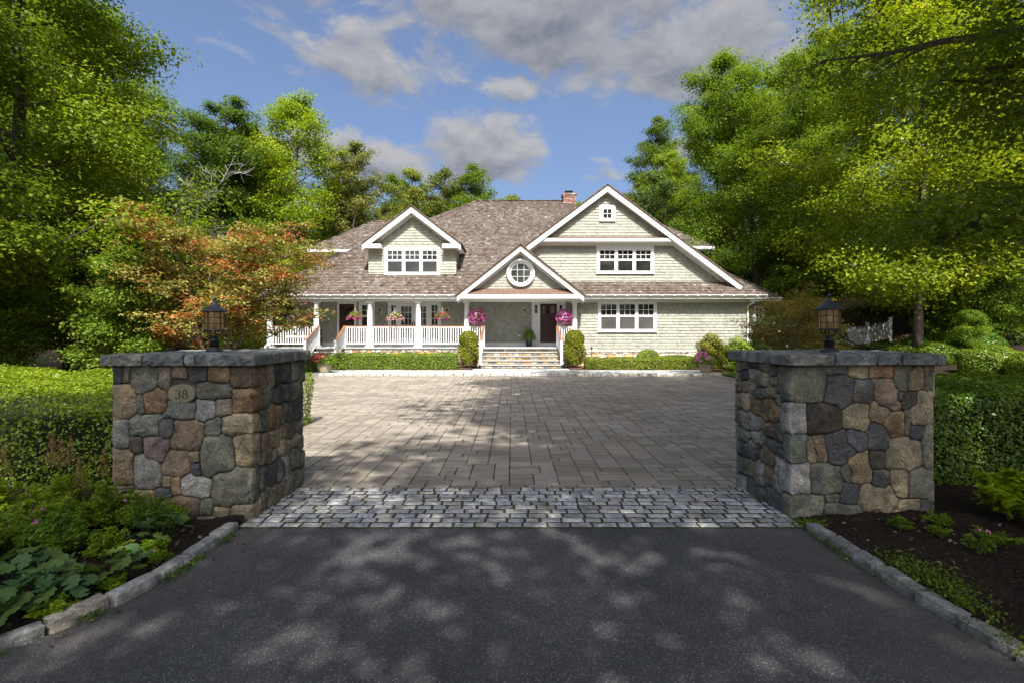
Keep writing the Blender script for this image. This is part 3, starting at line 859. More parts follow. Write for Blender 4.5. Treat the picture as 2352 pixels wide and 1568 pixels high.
LLOC, RLOC = (-3.53, 4.55, 0), (2.50, 4.60, 0)
pl_root, pl_faces = pillar((LLOC[0], LLOC[1], -.02), 0, LW, LD, HL, conv(LEFT, 105, 1025, 532, 1515, LW, HL), 'right', ((.006, .022), (.015, .045)), 21,
                           'stone gate pillar bearing the oval number 38 plaque', skip=11)
pr_root, pr_faces = pillar((RLOC[0], RLOC[1], -.02), RROT, RW, RD, HL, conv(RIGHT, 378, 1300, 535, 1500, RW, HL), 'left', ((.002, .009), (.015, .045)), 22,
                           'mossy stone gate pillar without a number plaque')


def cap(root, loc, rotz, W, D, splits, z, t, over, seed, side_first):
    ca, sa = math.cos(rotz), math.sin(rotz); rr = random.Random(seed)
    def put(u0, u1, v0, v1):
        L, Wd = u1 - u0 - .006, v1 - v0 - .006
        mb = rough_box(L, Wd, t + rr.uniform(-.006, .004), seed * 50 + int(u0 * 100) + int(v0 * 31), (max(3, int(L / .035)), max(3, int(Wd / .04)), 4), .0055, .012)
        u, v = (u0 + u1) / 2, (v0 + v1) / 2
        k = rr.uniform(.85, 1.12); c = rr.choice([(.155, .165, .165), (.18, .185, .175), (.135, .145, .145)])
        mb.build('capstone', M['cap_stone'], root, loc=(loc[0] + ca * u - sa * v, loc[1] + sa * u + ca * v, z), rot=(0, 0, rotz), color=tuple(x * k for x in c))
    d1 = .34
    for a, b_ in zip(splits[:-1], splits[1:]): put(a * (W + 2 * over) - over, b_ * (W + 2 * over) - over, -over, d1)
    mid = (d1 + D + over) / 2 + .06
    for v0, v1, sp in ((d1, mid, (0, .3, .55, .8, 1)), (mid, D + over, (0, .42, .68, 1))):
        for a, b_ in zip(sp[:-1], sp[1:]): put(a * (W + 2 * over) - over, b_ * (W + 2 * over) - over, v0, v1)


cap(pl_root, LLOC, 0, LW, LD, (0, .273, .54, .612, 1), HL - .022, .102, .075, 31, True)
cap(pr_root, RLOC, RROT, RW, RD, (0, .293, .56, .715, 1), HL - .022, .10, .075, 32, False)

# oval number plaque set in the left pillar
O, Ud, Nd = pl_faces['front'][0]
pc = Vector((-2.92, LLOC[1] - .004, 1.122))
mb = MB(); n = 40; a_, b_ = .119, .082
ring = [[(pc.x + a_ * s * math.copysign(abs(math.cos(t)) ** .85, math.cos(t)), pc.y - h, pc.z + b_ * s * math.copysign(abs(math.sin(t)) ** .85, math.sin(t))) for t in np.linspace(0, 2 * np.pi, n, endpoint=False)] for s, h in ((1.0, -.04), (1, .008), (.95, .014), (.9, .014))]
vs = sum(ring, []); fs = [(k * n + (i + 1) % n, k * n + i, (k + 1) * n + i, (k + 1) * n + (i + 1) % n) for k in range(3) for i in range(n)] + [tuple(3 * n + i for i in range(n))[::-1]]
mb.add(vs, [f[::-1] for f in fs]); plq = mb.build('number_plaque', M['plaque'], pl_root, label='carved oval plaque reading 38')


def ribbon(mb, pts, wid, y):
    L_, R_ = [], []
    for i, (x, z) in enumerate(pts):
        x0, z0 = pts[max(0, i - 1)]; x1, z1 = pts[min(len(pts) - 1, i + 1)]
        d = Vector((x1 - x0, z1 - z0)); d.normalize(); w = wid[i] / 2
        L_.append((x - d.y * w, y, z + d.x * w)); R_.append((x + d.y * w, y, z - d.x * w))
    for i in range(len(pts) - 1): mb.add([L_[i], R_[i], R_[i + 1], L_[i + 1]], [(0, 1, 2, 3)])


def digit(ch, cx, cz, s):
    mb = MB(); yy = pc.y - .0165
    def arc(x, z, rx, rz, a0, a1, n=16, thick=(.10, .17)):
        P, Wd = [], []
        for i in range(n + 1):
            t = math.radians(a0 + (a1 - a0) * i / n); P.append((cx + s * (x + rx * math.cos(t)), cz + s * (z + rz * math.sin(t))))
            Wd.append(s * (thick[0] + (thick[1] - thick[0]) * abs(math.cos(t)) ** 1.5))
        ribbon(mb, P, Wd, yy)
    if ch == '3':
        arc(0, .245, .23, .245, 160, -80, thick=(.05, .13)); arc(-.01, -.24, .27, .27, 85, -155, thick=(.05, .14))
        for px, pz in ((-.20, .32), (-.22, -.36)):
            mb.add([(cx + s * (px + .055 * math.cos(t)), yy, cz + s * (pz + .055 * math.sin(t))) for t in np.linspace(0, 2 * np.pi, 10, endpoint=False)], [tuple(range(10))])
    else:
        arc(0, .255, .21, .235, 0, 360, 22, (.045, .12)); arc(0, -.24, .26, .265, 0, 360, 22, (.05, .13))
    mb.build('engraved_numeral', M['engrave'], plq)


digit('3', pc.x - .028, pc.z - .002, .078); digit('8', pc.x + .036, pc.z - .002, .078)
for dz in (-.062, .062):
    mb = MB(); mb.tube([(pc.x, pc.y - .008, pc.z + dz), (pc.x, pc.y - .0185, pc.z + dz)], .0045, 8); mb.build('screw', M['engrave'], plq)


# ------------------------------------------------------------------ lanterns on the pillars
def gate_lantern(loc, s, label):
    r = thing('post_lantern', loc, label, 'lantern', scale=s)
    def put(name, mb, mat, **k): return mb.build(name, M[mat], r, world_space=False, **k)
    m = MB(); m.lathe([(.0, 0), (.085, 0), (.088, .008), (.082, .016), (.055, .030), (.05, .036), (.046, .045)], n=24); put('base', m, 'black', smooth=True)
    m = MB(); m.lathe([(.046, .045), (.046, .115), (.05, .118), (.05, .124), (.043, .130), (.030, .145), (.020, .160), (.020, .170)], n=20); put('post', m, 'black', smooth=True)
    for k in range(5):
        t = 2 * math.pi * k / 5 + .3; c, s_ = math.cos(t), math.sin(t)
        m = MB(); m.tube([(.016 * c, .016 * s_, .150), (.040 * c, .040 * s_, .160), (.062 * c, .062 * s_, .178), (.074 * c, .074 * s_, .205), (.074 * c, .074 * s_, .222)], [.007, .006, .006, .0065, .007], 6); put('scroll_arm', m, 'black')
    m = MB(); m.lathe([(.06, .218), (.104, .218), (.106, .224), (.106, .232), (.1, .235)], n=32); put('cage_tray', m, 'black', smooth=True)
    for k in range(10):
        t = 2 * math.pi * k / 10 + .16; m = MB(); m.beam((.098 * math.cos(t), .098 * math.sin(t), .232), (.098 * math.cos(t), .098 * math.sin(t), .425), .007, .007, (math.cos(t), math.sin(t), 0)); put('cage_bar', m, 'black')
    for z in (.296, .36, .424):
        m = MB(); n = 32; m.lathe([(.0935, z - .0035), (.1015, z - .0035), (.1015, z + .0035), (.0935, z + .0035), (.0935, z - .0035)], n=n, cap=False); put('cage_ring', m, 'black', smooth=False)
    m = MB(); m.lathe([(.092, .236), (.092, .424)], n=32, cap=False); put('glass_shade', m, 'lantern_glass', smooth=True)
    m = MB(); m.lathe([(.0, .236), (.02, .236), (.02, .285), (.016, .29)], n=12); put('socket', m, 'black', smooth=True)
    m = MB(); m.lathe([(.013, .29), (.022, .315), (.030, .345), (.028, .37), (.015, .39), (.001, .394)], n=14); put('bulb', m, 'bulb', smooth=True)
    m = MB(); m.lathe([(.09, .424), (.134, .424), (.136, .430), (.128, .438), (.10, .456), (.07, .476), (.044, .498), (.026, .520), (.018, .532), (.022, .538), (.022, .544), (.012, .548)], n=36); put('lantern_roof', m, 'black', smooth=True)
    m = MB(); m.lathe([(.008, .546), (.016, .556), (.018, .566), (.013, .578), (.006, .588), (.004, .600), (.0005, .604)], n=14); put('finial', m, 'black', smooth=True)
    return r


zt = HL - .022 + .101
gate_lantern((-2.965, 5.12, zt), .92, 'black iron lantern on the pillar with the number plaque')
gate_lantern((3.10, 5.02, zt), .96, 'black iron lantern on the mossy pillar without a plaque')
mb = MB(); mb.tube([(-3.01, 5.06, zt + .20), (-3.10, 5.02, zt + .13), (-3.22, 5.0, zt + .06), (-3.36, 5.02, zt + .02), (-3.5, 5.08, zt + .008), (-3.6, 5.2, zt + .006), (-3.63, 5.4, zt - .1), (-3.62, 5.45, .7)], .006, 6)
mb.build('power_cord', M['cord'], smooth=True, label='thin black cord trailing from lantern across the numbered pillar', category='cord')
mb = MB(); mb.tube([(3.17, 5.05, zt + .21), (3.26, 5.05, zt + .13), (3.40, 5.06, zt + .07), (3.58, 5.08, zt + .03), (3.75, 5.12, zt + .012), (3.85, 5.3, zt + .008), (3.93, 5.5, zt - .05), (3.95, 5.55, .6)], .006, 6)
mb.build('power_cord', M['cord'], smooth=True, label='thin black cord trailing from lantern across the mossy pillar', category='cord')

# ------------------------------------------------------------------ the house
house = thing('shingled_house', (0, 25, 0), 'long sage green shingled house with brown cedar roof and white trim', 'house')
hr = random.Random(77)


def clip_row(poly, v):
    xs = []
    n = len(poly)
    for i in range(n):
        (u0, v0), (u1, v1) = poly[i], poly[(i + 1) % n]
        if (v0 - v) * (v1 - v) <= 0 and abs(v1 - v0) > 1e-9: xs.append(u0 + (u1 - u0) * (v - v0) / (v1 - v0))
    return (min(xs), max(xs)) if len(xs) >= 2 else None


def courses(name, parent, mat, O, Ud, Vd, Nd, poly, exp, wr, th, holes=(), back=0.0, jit=.004, spread=.24, deckmat=None, kind='stuff', lift=.002):
    """overlapping shingles laid in courses over a convex polygon of a plane"""
    mb = MB(); v0 = min(p[1] for p in poly); v1 = max(p[1] for p in poly); v = v0
    while v < v1 - .01:
        vt = min(v + exp * 1.12, v1 - .002)
        lo = clip_row(poly, v + .003); hi = clip_row(poly, vt - .003)
        if lo is None or hi is None: v += exp; continue
        u = min(lo[0], hi[0]) - hr.uniform(0, wr[0]); ue = max(lo[1], hi[1])
        while u < ue:
            w = hr.uniform(*wr); a, c = u + .002, u + w - .002; u += w
            q = [max(a, lo[0]), min(c, lo[1]), min(c, hi[1]), max(a, hi[0])]
            if q[1] - q[0] < .004 and q[2] - q[3] < .004: continue
            q[1] = max(q[1], q[0]); q[2] = max(q[2], q[3])
            mu, mv = (a + c) / 2, v + exp * .5
            if any(h[0] < mu < h[1] and h[2] < mv < h[3] for h in holes): continue
            dv = hr.uniform(-jit, jit); t = th * hr.uniform(.75, 1.2); mb.cur = min(1, max(0, hr.gauss(.5, spread)))
            if hr.random() < .05: mb.cur = hr.random()
            P = lambda uu, vv, nn: O + Ud * uu + Vd * vv + Nd * nn
            A = [P(q[0], v + dv, t), P(q[1], v + dv, t), P(q[2], vt, lift), P(q[3], vt, lift), P(q[0], v + dv, back), P(q[1], v + dv, back)]
            mb.add(A, [(0, 1, 2, 3), (4, 5, 1, 0), (4, 0, 3), (1, 5, 2)])
        v += exp
    return mb.build(name, M[mat], parent, rnd=True, kind=kind)


def wall(name, x0, x1, z0, z1, y, thick=.3, poly=None, holes=(), parent=None, exp=.142, xr=None):
    """front facing wall with its shingles"""
    mb = MB()
    if poly is None: poly = [(x0, z0), (x1, z0), (x1, z1), (x0, z1)]
    mb.slab([(p[0], y, p[1]) for p in poly], (0, thick, 0))
    w = mb.build(name, M['siding'], parent or house, rnd=True)
    courses('shingle_course', w, 'siding', Vector((0, y, 0)), Vector((1, 0, 0)), Vector((0, 0, 1)), Vector((0, -1, 0)), poly, exp, (.09, .19), .030, holes)
    return w


def side_wall(name, x, y0, y1, z0, z1, nx_, poly=None):
    mb = MB()
    pts = poly or [(y0, z0), (y1, z0), (y1, z1), (y0, z1)]
    mb.slab([(x, p[0], p[1]) for p in pts], (-.1 * nx_, 0, 0)); w = mb.build(name, M['siding'], house, rnd=True)
    if nx_ > 0: courses('shingle_course', w, 'siding', Vector((x, 0, 0)), Vector((0, 1, 0)), Vector((0, 0, 1)), Vector((1, 0, 0)), pts, .142, (.09, .19), .030)
    else: courses('shingle_course', w, 'siding', Vector((x, 0, 0)), Vector((0, -1, 0)), Vector((0, 0, 1)), Vector((-1, 0, 0)), [(-p[0], p[1]) for p in pts], .142, (.09, .19), .030)
    return w


def roof(name, pts, shakes=True, exp=.15, th=.036, label=None):
    """roof plane from a convex polygon, first two points on the eave (left to right seen from outside)"""
    P = [Vector(p) for p in pts]; Ud = (P[1] - P[0]).normalized(); Nd = None
    Nd = (P[1] - P[0]).cross(P[2] - P[0]).normalized()
    if Nd.z < 0: Nd = -Nd
    Vd = Nd.cross(Ud).normalized()
    if Vd.z < 0: Vd = -Vd
    mb = MB(); mb.slab([p - Nd * .012 for p in P], -Nd * .07); r = mb.build(name, M['shake'], house, rnd=True, label=label)
    if shakes:
        poly = [((p - P[0]).dot(Ud), (p - P[0]).dot(Vd)) for p in P]
        courses('shake_course', r, 'shake', P[0], Ud, Vd, Nd, poly, exp, (.07, .20), th, jit=.008, back=-.012, spread=.17)
    return r


def ridge(a, b_, parent, w=.2):
    mb = MB(); A = Vector(a); B = Vector(b_); n = max(2, int((B - A).length / .2))
    for i in range(n):
        p = A.lerp(B, i / n); q = A.lerp(B, (i + 1.15) / n); mb.cur = hr.random()
        mb.beam(p + Vector((0, 0, .035)), q + Vector((0, 0, .02)), w, .03)
    return mb.build('ridge_cap', M['shake'], parent, rnd=True)


S9 = .75
EZ, EY = 3.5, 24.4
rp = lambda x, t: (x, EY + t, EZ + S9 * t)
main = roof('main_roof', [rp(-12.3, 0), rp(3.0, 0), rp(3.62, 9), rp(-2.36, 9), rp(-7.35, 5.0)], label='front slope of weathered cedar shakes')
mb = MB(); mb.slab([rp(3.0, .02), rp(10.6, 2.0), rp(3.62, 8.98)], (0, 0, -.05)); mb.build('roof_slope', M['shake'], house, rnd=True)
roof('roof_slope', [rp(-8.4, 4.05), rp(-6.4, 4.05), rp(-2.36, 9), rp(-6.35, 5.0)], exp=.135)
ridge(rp(-2.36, 9), rp(3.62, 9), main); ridge(rp(-12.3, 0), rp(-7.3, 5), main, .16); ridge(rp(-7.2, 4.15), rp(-2.36, 9), main, .16)
roof('roof_slope', [(-12.3, 34, EZ), (-12.3, EY, EZ), rp(-7.3, 5), (-7.3, 34, EZ + 3.75)], shakes=False)
roof('roof_slope', [(12.62, 42.4, EZ), (-11.36, 42.4, EZ), (-2.36, 33.4, 10.25), (3.62, 33.4, 10.25)], shakes=False)
roof('roof_slope', [(-11.36, 42.4, EZ), (-7.3, 29.4, EZ + 3.75), (-2.36, 33.4, 10.25)], shakes=False)
roof('roof_slope', [(12.62, 30, EZ + 2), (12.62, 42.4, EZ), (3.62, 33.4, 10.25)], shakes=False)
# two-storey wing showing behind on the left
lw = roof('wing_roof', [(-12.08, 30, 6.53), (-6, 30, 6.53), (-5.0, 33.1, 8.86), (-8.98, 33.1, 8.86)])
ridge((-12.08, 30, 6.53), (-8.98, 33.1, 8.86), lw, .16); ridge((-8.98, 33.1, 8.86), (-5, 33.1, 8.86), lw, .16)
roof('roof_slope', [(-12.08, 36.2, 6.53), (-12.08, 30, 6.53), (-8.98, 33.1, 8.86)], shakes=False)
mb = MB(); mb.box(-12.1, -6, 29.95, 30.0, 6.40, 6.53); mb.box(-12.1, -12.05, 30.0, 36, 6.40, 6.53); mb.box(-12.05, -6, 30.0, 30.6, 6.36, 6.39); mb.box(-12.05, -11.5, 30.6, 36, 6.36, 6.39); mb.box(-11.52, -6, 30.53, 30.59, 6.16, 6.36)
mb.build('eave_trim', M['white'], house)
wall('wall', -11.5, -6.5, 3.6, 6.36, 30.6)
# hip wing on the right
rw = roof('wing_roof', [(5.5, 28.9, 6.53), (11.37, 28.9, 6.53), (7.9, 32.37, 9.13), (5.5, 32.37, 9.13)])
ridge((11.37, 28.9, 6.53), (7.9, 32.37, 9.13), rw, .16)
roof('roof_slope', [(11.37, 28.9, 6.53), (11.37, 35.5, 6.53), (7.9, 32.37, 9.13)], shakes=False)
mb = MB(); mb.box(7, 11.39, 28.85, 28.9, 6.40, 6.53); mb.box(11.34, 11.39, 28.9, 35, 6.40, 6.53); mb.box(7, 11.34, 28.9, 29.5, 6.36, 6.39); mb.box(10.8, 11.34, 29.5, 35, 6.36, 6.39)
mb.build('eave_trim', M['white'], house)
wall('wall', 7, 10.75, 4.5, 6.36, 29.5)
side_wall('wall', 10.75, 29.5, 35, 4.0, 6.36, 1)
# skirt roof under the big gable and the set back corner
sk = roof('skirt_roof', [rp(3.0, 0), rp(12.14, 0), rp(9.14, 3), rp(3.0, 3)])
ridge(rp(12.14, 0), rp(9.6, 2.54), sk, .16)
roof('roof_slope', [(12.14, EY, EZ), (12.14, 30, EZ), (9.14, 30, EZ + 2.25), (9.14, EY + 3, EZ + 2.25)], shakes=False)
sb = roof('skirt_roof', [(11.9, 26.3, EZ), (13.8, 26.3, EZ), (10.1, 30.0, EZ + 2.775), (9.0, 30.0, EZ + 2.775)])
ridge((13.8, 26.3, EZ), (10.3, 29.8, EZ + 2.625), sb, .16)
roof('roof_slope', [(13.8, 26.3, EZ), (13.8, 36, EZ), (10.1, 36, EZ + 2.775), (10.1, 30, EZ + 2.775)], shakes=False)

# walls
HOLE_RL = (4.2, 7.0, 1.75, 3.2)
wall('wall', 3.2, 11.5, .80, 3.2, 25.0, holes=[HOLE_RL])
side_wall('wall', 11.5, 25.0, 27.2, .80, 3.2, 1)
side_wall('wall', 3.2, 25.02, 26.8, .99, 3.3, -1)
wall('wall', 11.5, 13.2, .80, 3.2, 26.9, holes=[(12.66, 13.18, 2.26, 3.04)]); side_wall('wall', 13.2, 26.9, 36, .8, 3.2, 1)
wall('porch_wall', -11.4, 3.2, 1.18, 3.3, 26.8, holes=[(-9.1, -8.1, 1, 3.3), (-7.95, -7.2, 2.1, 3.3), (-6.42, -3.74, 1, 3.3), (1.06, 2.76, 1, 3.3)])
side_wall('wall', -11.4, 26.8, 34, .8, 3.6, -1)

# gutters, fascia, soffits
def gutter(x0, x1, y, z=3.5):
    mb = MB(); n = 7
    for i in range(n):
        t0, t1 = math.pi * i / n, math.pi * (i + 1) / n; r = .055
        f = lambda t: (y - .06 - r * math.cos(t), z - .035 - r * math.sin(t))
        (ya, za), (yb, zb) = f(t0), f(t1)
        mb.add([(x0, ya, za), (x1, ya, za), (x1, yb, zb), (x0, yb, zb)], [(0, 3, 2, 1)])
    mb.box(x0, x1, y - .122, y - .112, z - .045, z - .02)
    for x in (x0, x1): mb.poly([(x, y - .06 - .055 * math.cos(math.pi * i / n), z - .035 - .055 * math.sin(math.pi * i / n)) for i in range(n + 1)])
    g = mb.build('gutter', M['white'], house)
    x = x0 + .3
    while x < x1 - .1:
        b2 = MB(); b2.slab([(x - .045, y - .13, z - .04), (x + .045, y - .13, z - .04), (x, y - .13, z - .1)], (0, .01, 0)); b2.build('gutter_bracket', M['white'], g); x += .56


gutter(-12.25, -2.66, EY); gutter(3.46, 12.1, EY); gutter(12.2, 13.8, 26.3)
mb = MB()
for x0, x1 in ((-12.28, -2.6), (3.4, 12.12)): mb.box(x0, x1, EY + .005, EY + .03, 3.29, 3.475)
mb.box(12.12, 13.78, 26.305, 26.33, 3.29, 3.475); mb.box(12.09, 12.12, EY + .03, 26.9, 3.29, 3.475); mb.box(13.75, 13.78, 26.33, 36, 3.29, 3.475); mb.box(-12.28, -12.25, EY + .03, 34, 3.29, 3.475)
mb.build('fascia', M['white'], house)
mb = MB(); mb.box(-12.25, 3.4, EY + .03, 26.8, 3.302, 3.32); mb.build('porch_ceiling', M['white'], house)
mb = MB(); mb.box(3.4, 12.09, EY + .03, 25.0, 3.285, 3.30); mb.box(12.1, 13.75, 26.33, 26.9, 3.285, 3.30); mb.box(11.52, 12.09, 25.0, 26.9, 3.285, 3.3)
mb.build('soffit', M['white'], house)
mb = MB(); mb.box(3.21, 11.53, 24.955, 25.0, 3.155, 3.285); mb.box(11.53, 13.22, 26.855, 26.9, 3.155, 3.285); mb.build('frieze_board', M['white'], house)
mb = MB(); mb.box(-11.85, -2.35, 24.6, 24.88, 3.18, 3.30); mb.box(-11.85, -11.57, 24.88, 26.8, 3.18, 3.30); mb.box(2.86, 3.2, 24.6, 24.95, 3.18, 3.3); mb.build('porch_beam', M['white'], house)


def rakes(xc, za, slope, xl, xr, yf, yw, hb=.27, apron=.02):
    """white rake boards and soffits of a front gable"""
    for sgn, xe in ((-1, xl), (1, xr)):
        zr = za - slope * abs(xe - xc)
        mb = MB()
        mb.slab([(xc, yf, za - .085), (xe, yf, zr - .085), (xe, yf, zr - .085 - hb), (xc, yf, za - .085 - hb)], (0, .05, 0))
        mb.slab([(xc, yf - .03, za - .08), (xe, yf - .03, zr - .08), (xe, yf - .03, zr - .15), (xc, yf - .03, za - .15)], (0, .03, 0))
        mb.build('rake_board', M['white'], house)
        mb = MB(); mb.slab([(xc, yf + .05, za - .10 - hb * .8), (xe, yf + .05, zr - .10 - hb * .8), (xe, yw, zr - .10 - hb * .8), (xc, yw, za - .10 - hb * .8)], (0, 0, .02))
        mb.build('rake_soffit', M['white'], house)
        mb = MB(); mb.slab([(xc, yw - .04, za - .12 - hb * .8), (xe, yw - .04, zr - .12 - hb * .8), (xe, yw - .04, zr - .22 - hb * .8), (xc, yw - .04, za - .22 - hb * .8)], (0, .035, 0)); mb.build('rake_frieze', M['white'], house)


# big right gable
GX_, GZ_, GS_ = 4.61, 8.84, .745
gz = lambda x: GZ_ - GS_ * abs(x - GX_)
roof('gable_roof', [(11.2, 24.72, gz(11.2)), (11.2, 30, gz(11.2)), (GX_, 31.5, GZ_), (GX_, 24.72, GZ_)], exp=.14)
roof('gable_roof', [(.2, 27.1, gz(.2)), (.2, 24.72, gz(.2)), (GX_, 24.72, GZ_), (GX_, 31.5, GZ_)], exp=.14)
rakes(GX_, GZ_, GS_, .25, 11.12, 24.76, 25.28)
hwz = lambda z, d=.36: (GZ_ - d - z) / GS_
wall('gable_wall', 0, 0, 0, 0, 25.3, .25, poly=[(.25, 4.1), (GX_ + hwz(4.1, .2), 4.1), (GX_ + hwz(6.3, .2), 6.3), (GX_ - hwz(6.3, .2), 6.3), (.25, 5.4)], holes=[(4.2, 6.94, 4.62, 6.3)])
wall('gable_wall', 0, 0, 0, 0, 25.1, .15, poly=[(GX_ - hwz(6.28, .3), 6.28), (GX_ + hwz(6.28, .3), 6.28), (GX_, GZ_ - .3)], holes=[(4.3, 5.02, 7.15, 7.86)])
mb = MB(); w = hwz(6.25, .12)
mb.box(GX_ - w, GX_ + w, 24.83, 25.1, 6.10, 6.25); mb.box(GX_ - w - .1, GX_ + w + .1, 24.88, 25.28, 6.06, 6.10); mb.box(GX_ - w - .15, GX_ + w + .15, 25.23, 25.28, 5.95, 6.06); mb.build('gable_band', M['white'], house)
mb = MB(); mb.slab([(GX_ - w + .08, 24.82, 6.255), (GX_ + w - .08, 24.82, 6.255), (GX_ + w - .2, 25.09, 6.37), (GX_ - w + .2, 25.09, 6.37)], (0, 0, .006)); mb.build('copper_flashing', M['copper'], house)
mb = MB(); mb.box(.3, 10.9, 25.24, 25.29, 4.12, 4.16); mb.build('copper_flashing', M['copper'], house)

# left dormer
DX, DZ, DS = -4.98, 7.98, .763
dz = lambda x: DZ - DS * abs(x - DX)
roof('dormer_roof', [(-2.50, 25.36, dz(-2.5)), (-2.50, 27.95, dz(-2.5)), (DX, 30.4, DZ), (DX, 25.36, DZ)], exp=.14)
roof('dormer_roof', [(-7.46, 27.95, dz(-7.46)), (-7.46, 25.36, dz(-7.46)), (DX, 25.36, DZ), (DX, 30.4, DZ)], exp=.14)
rakes(DX, DZ, DS, -7.42, -2.54, 25.4, 25.88)
wall('dormer_wall', 0, 0, 0, 0, 25.9, .2, poly=[(-7.22, 4.58), (-2.83, 4.58), (-2.83, 5.95), (-2.95, 6.1), (DX, DZ - .3), (-7.1, 6.1), (-7.22, 5.95)], holes=[(-6.38, -3.66, 4.66, 5.94)])
side_wall('dormer_wall', -2.83, 25.9, 28.2, 4.5, 5.95, 1, poly=[(25.9, 4.58), (28.0, 5.94), (25.9, 5.94)])
side_wall('dormer_wall', -7.22, 25.9, 28.2, 4.5, 5.95, -1, poly=[(25.9, 4.58), (28.0, 5.94), (25.9, 5.94)])
for x0, x1 in ((-7.42, -6.5), (-3.46, -2.54)):
    mb = MB(); mb.box(x0, x1, 25.39, 25.88, 5.88, 6.08); mb.build('eave_return', M['white'], house)
    mb = MB(); q0, q1 = (x0 + .25, x1) if x0 < -5 else (x0, x1 - .25); mb.slab([(q0, 25.38, 6.085), (q1, 25.38, 6.085), (q1, 25.88, 6.17), (q0, 25.88, 6.17)], (0, 0, .006)); mb.build('copper_flashing', M['copper'], house)
mb = MB()
for s, x in ((-1, -7.42), (1, -2.54)):
    xa, xb = (x, -7.22) if s < 0 else (-2.83, x); mb.box(xa, xb, 25.885, 28.1, 5.86, 5.95)
mb.build('dormer_eave', M['white'], house)
mb = MB(); mb.box(-7.2, -2.85, 25.86, 25.885, 4.55, 4.6); mb.build('copper_flashing', M['copper'], house)

# entrance portico
PX, PZ, PS = .395, 5.80, .79
pz = lambda x: PZ - PS * abs(x - PX)
roof('portico_roof', [(-2.64, 24.4, pz(-2.64)), (-2.64, 23.82, pz(-2.64)), (PX, 23.82, PZ), (PX, 27.5, PZ)], exp=.14)
roof('portico_roof', [(3.43, 23.82, pz(3.43)), (3.43, 24.5, pz(3.43)), (PX, 27.5, PZ), (PX, 23.82, PZ)], exp=.14)
rakes(PX, PZ, PS, -2.56, 3.35, 23.87, 24.28, .25)
mb = MB(); mb.box(-2.57, 3.36, 23.86, 24.35, 3.275, 3.445); mb.build('portico_cornice', M['white'], house)
mb = MB(); mb.box(-2.36, 3.2, 24.55, 24.97, 3.185, 3.275); mb.box(-2.5, 3.3, 24.35, 26.8, 3.276, 3.296); mb.build('portico_ceiling', M['white'], house)
for i in range(11):
    xa = -2.5 + i * 5.79 / 11; xb = xa + 5.79 / 11 - .008
    mb = MB(); mb.slab([(xa, 23.87, 3.452), (xb, 23.87, 3.452), (max(-2.25, min(xb, 3.05)), 24.27, 3.76), (max(-2.25, min(xa, 3.05)), 24.27, 3.76)], (0, 0, .008))
    mb.build('copper_pan', M['copper'], house)
wall('portico_gable_wall', 0, 0, 0, 0, 24.3, .12, poly=[(PX - (PZ - .3 - 3.74) / PS, 3.74), (PX + (PZ - .3 - 3.74) / PS, 3.74), (PX, PZ - .3)], exp=.142)


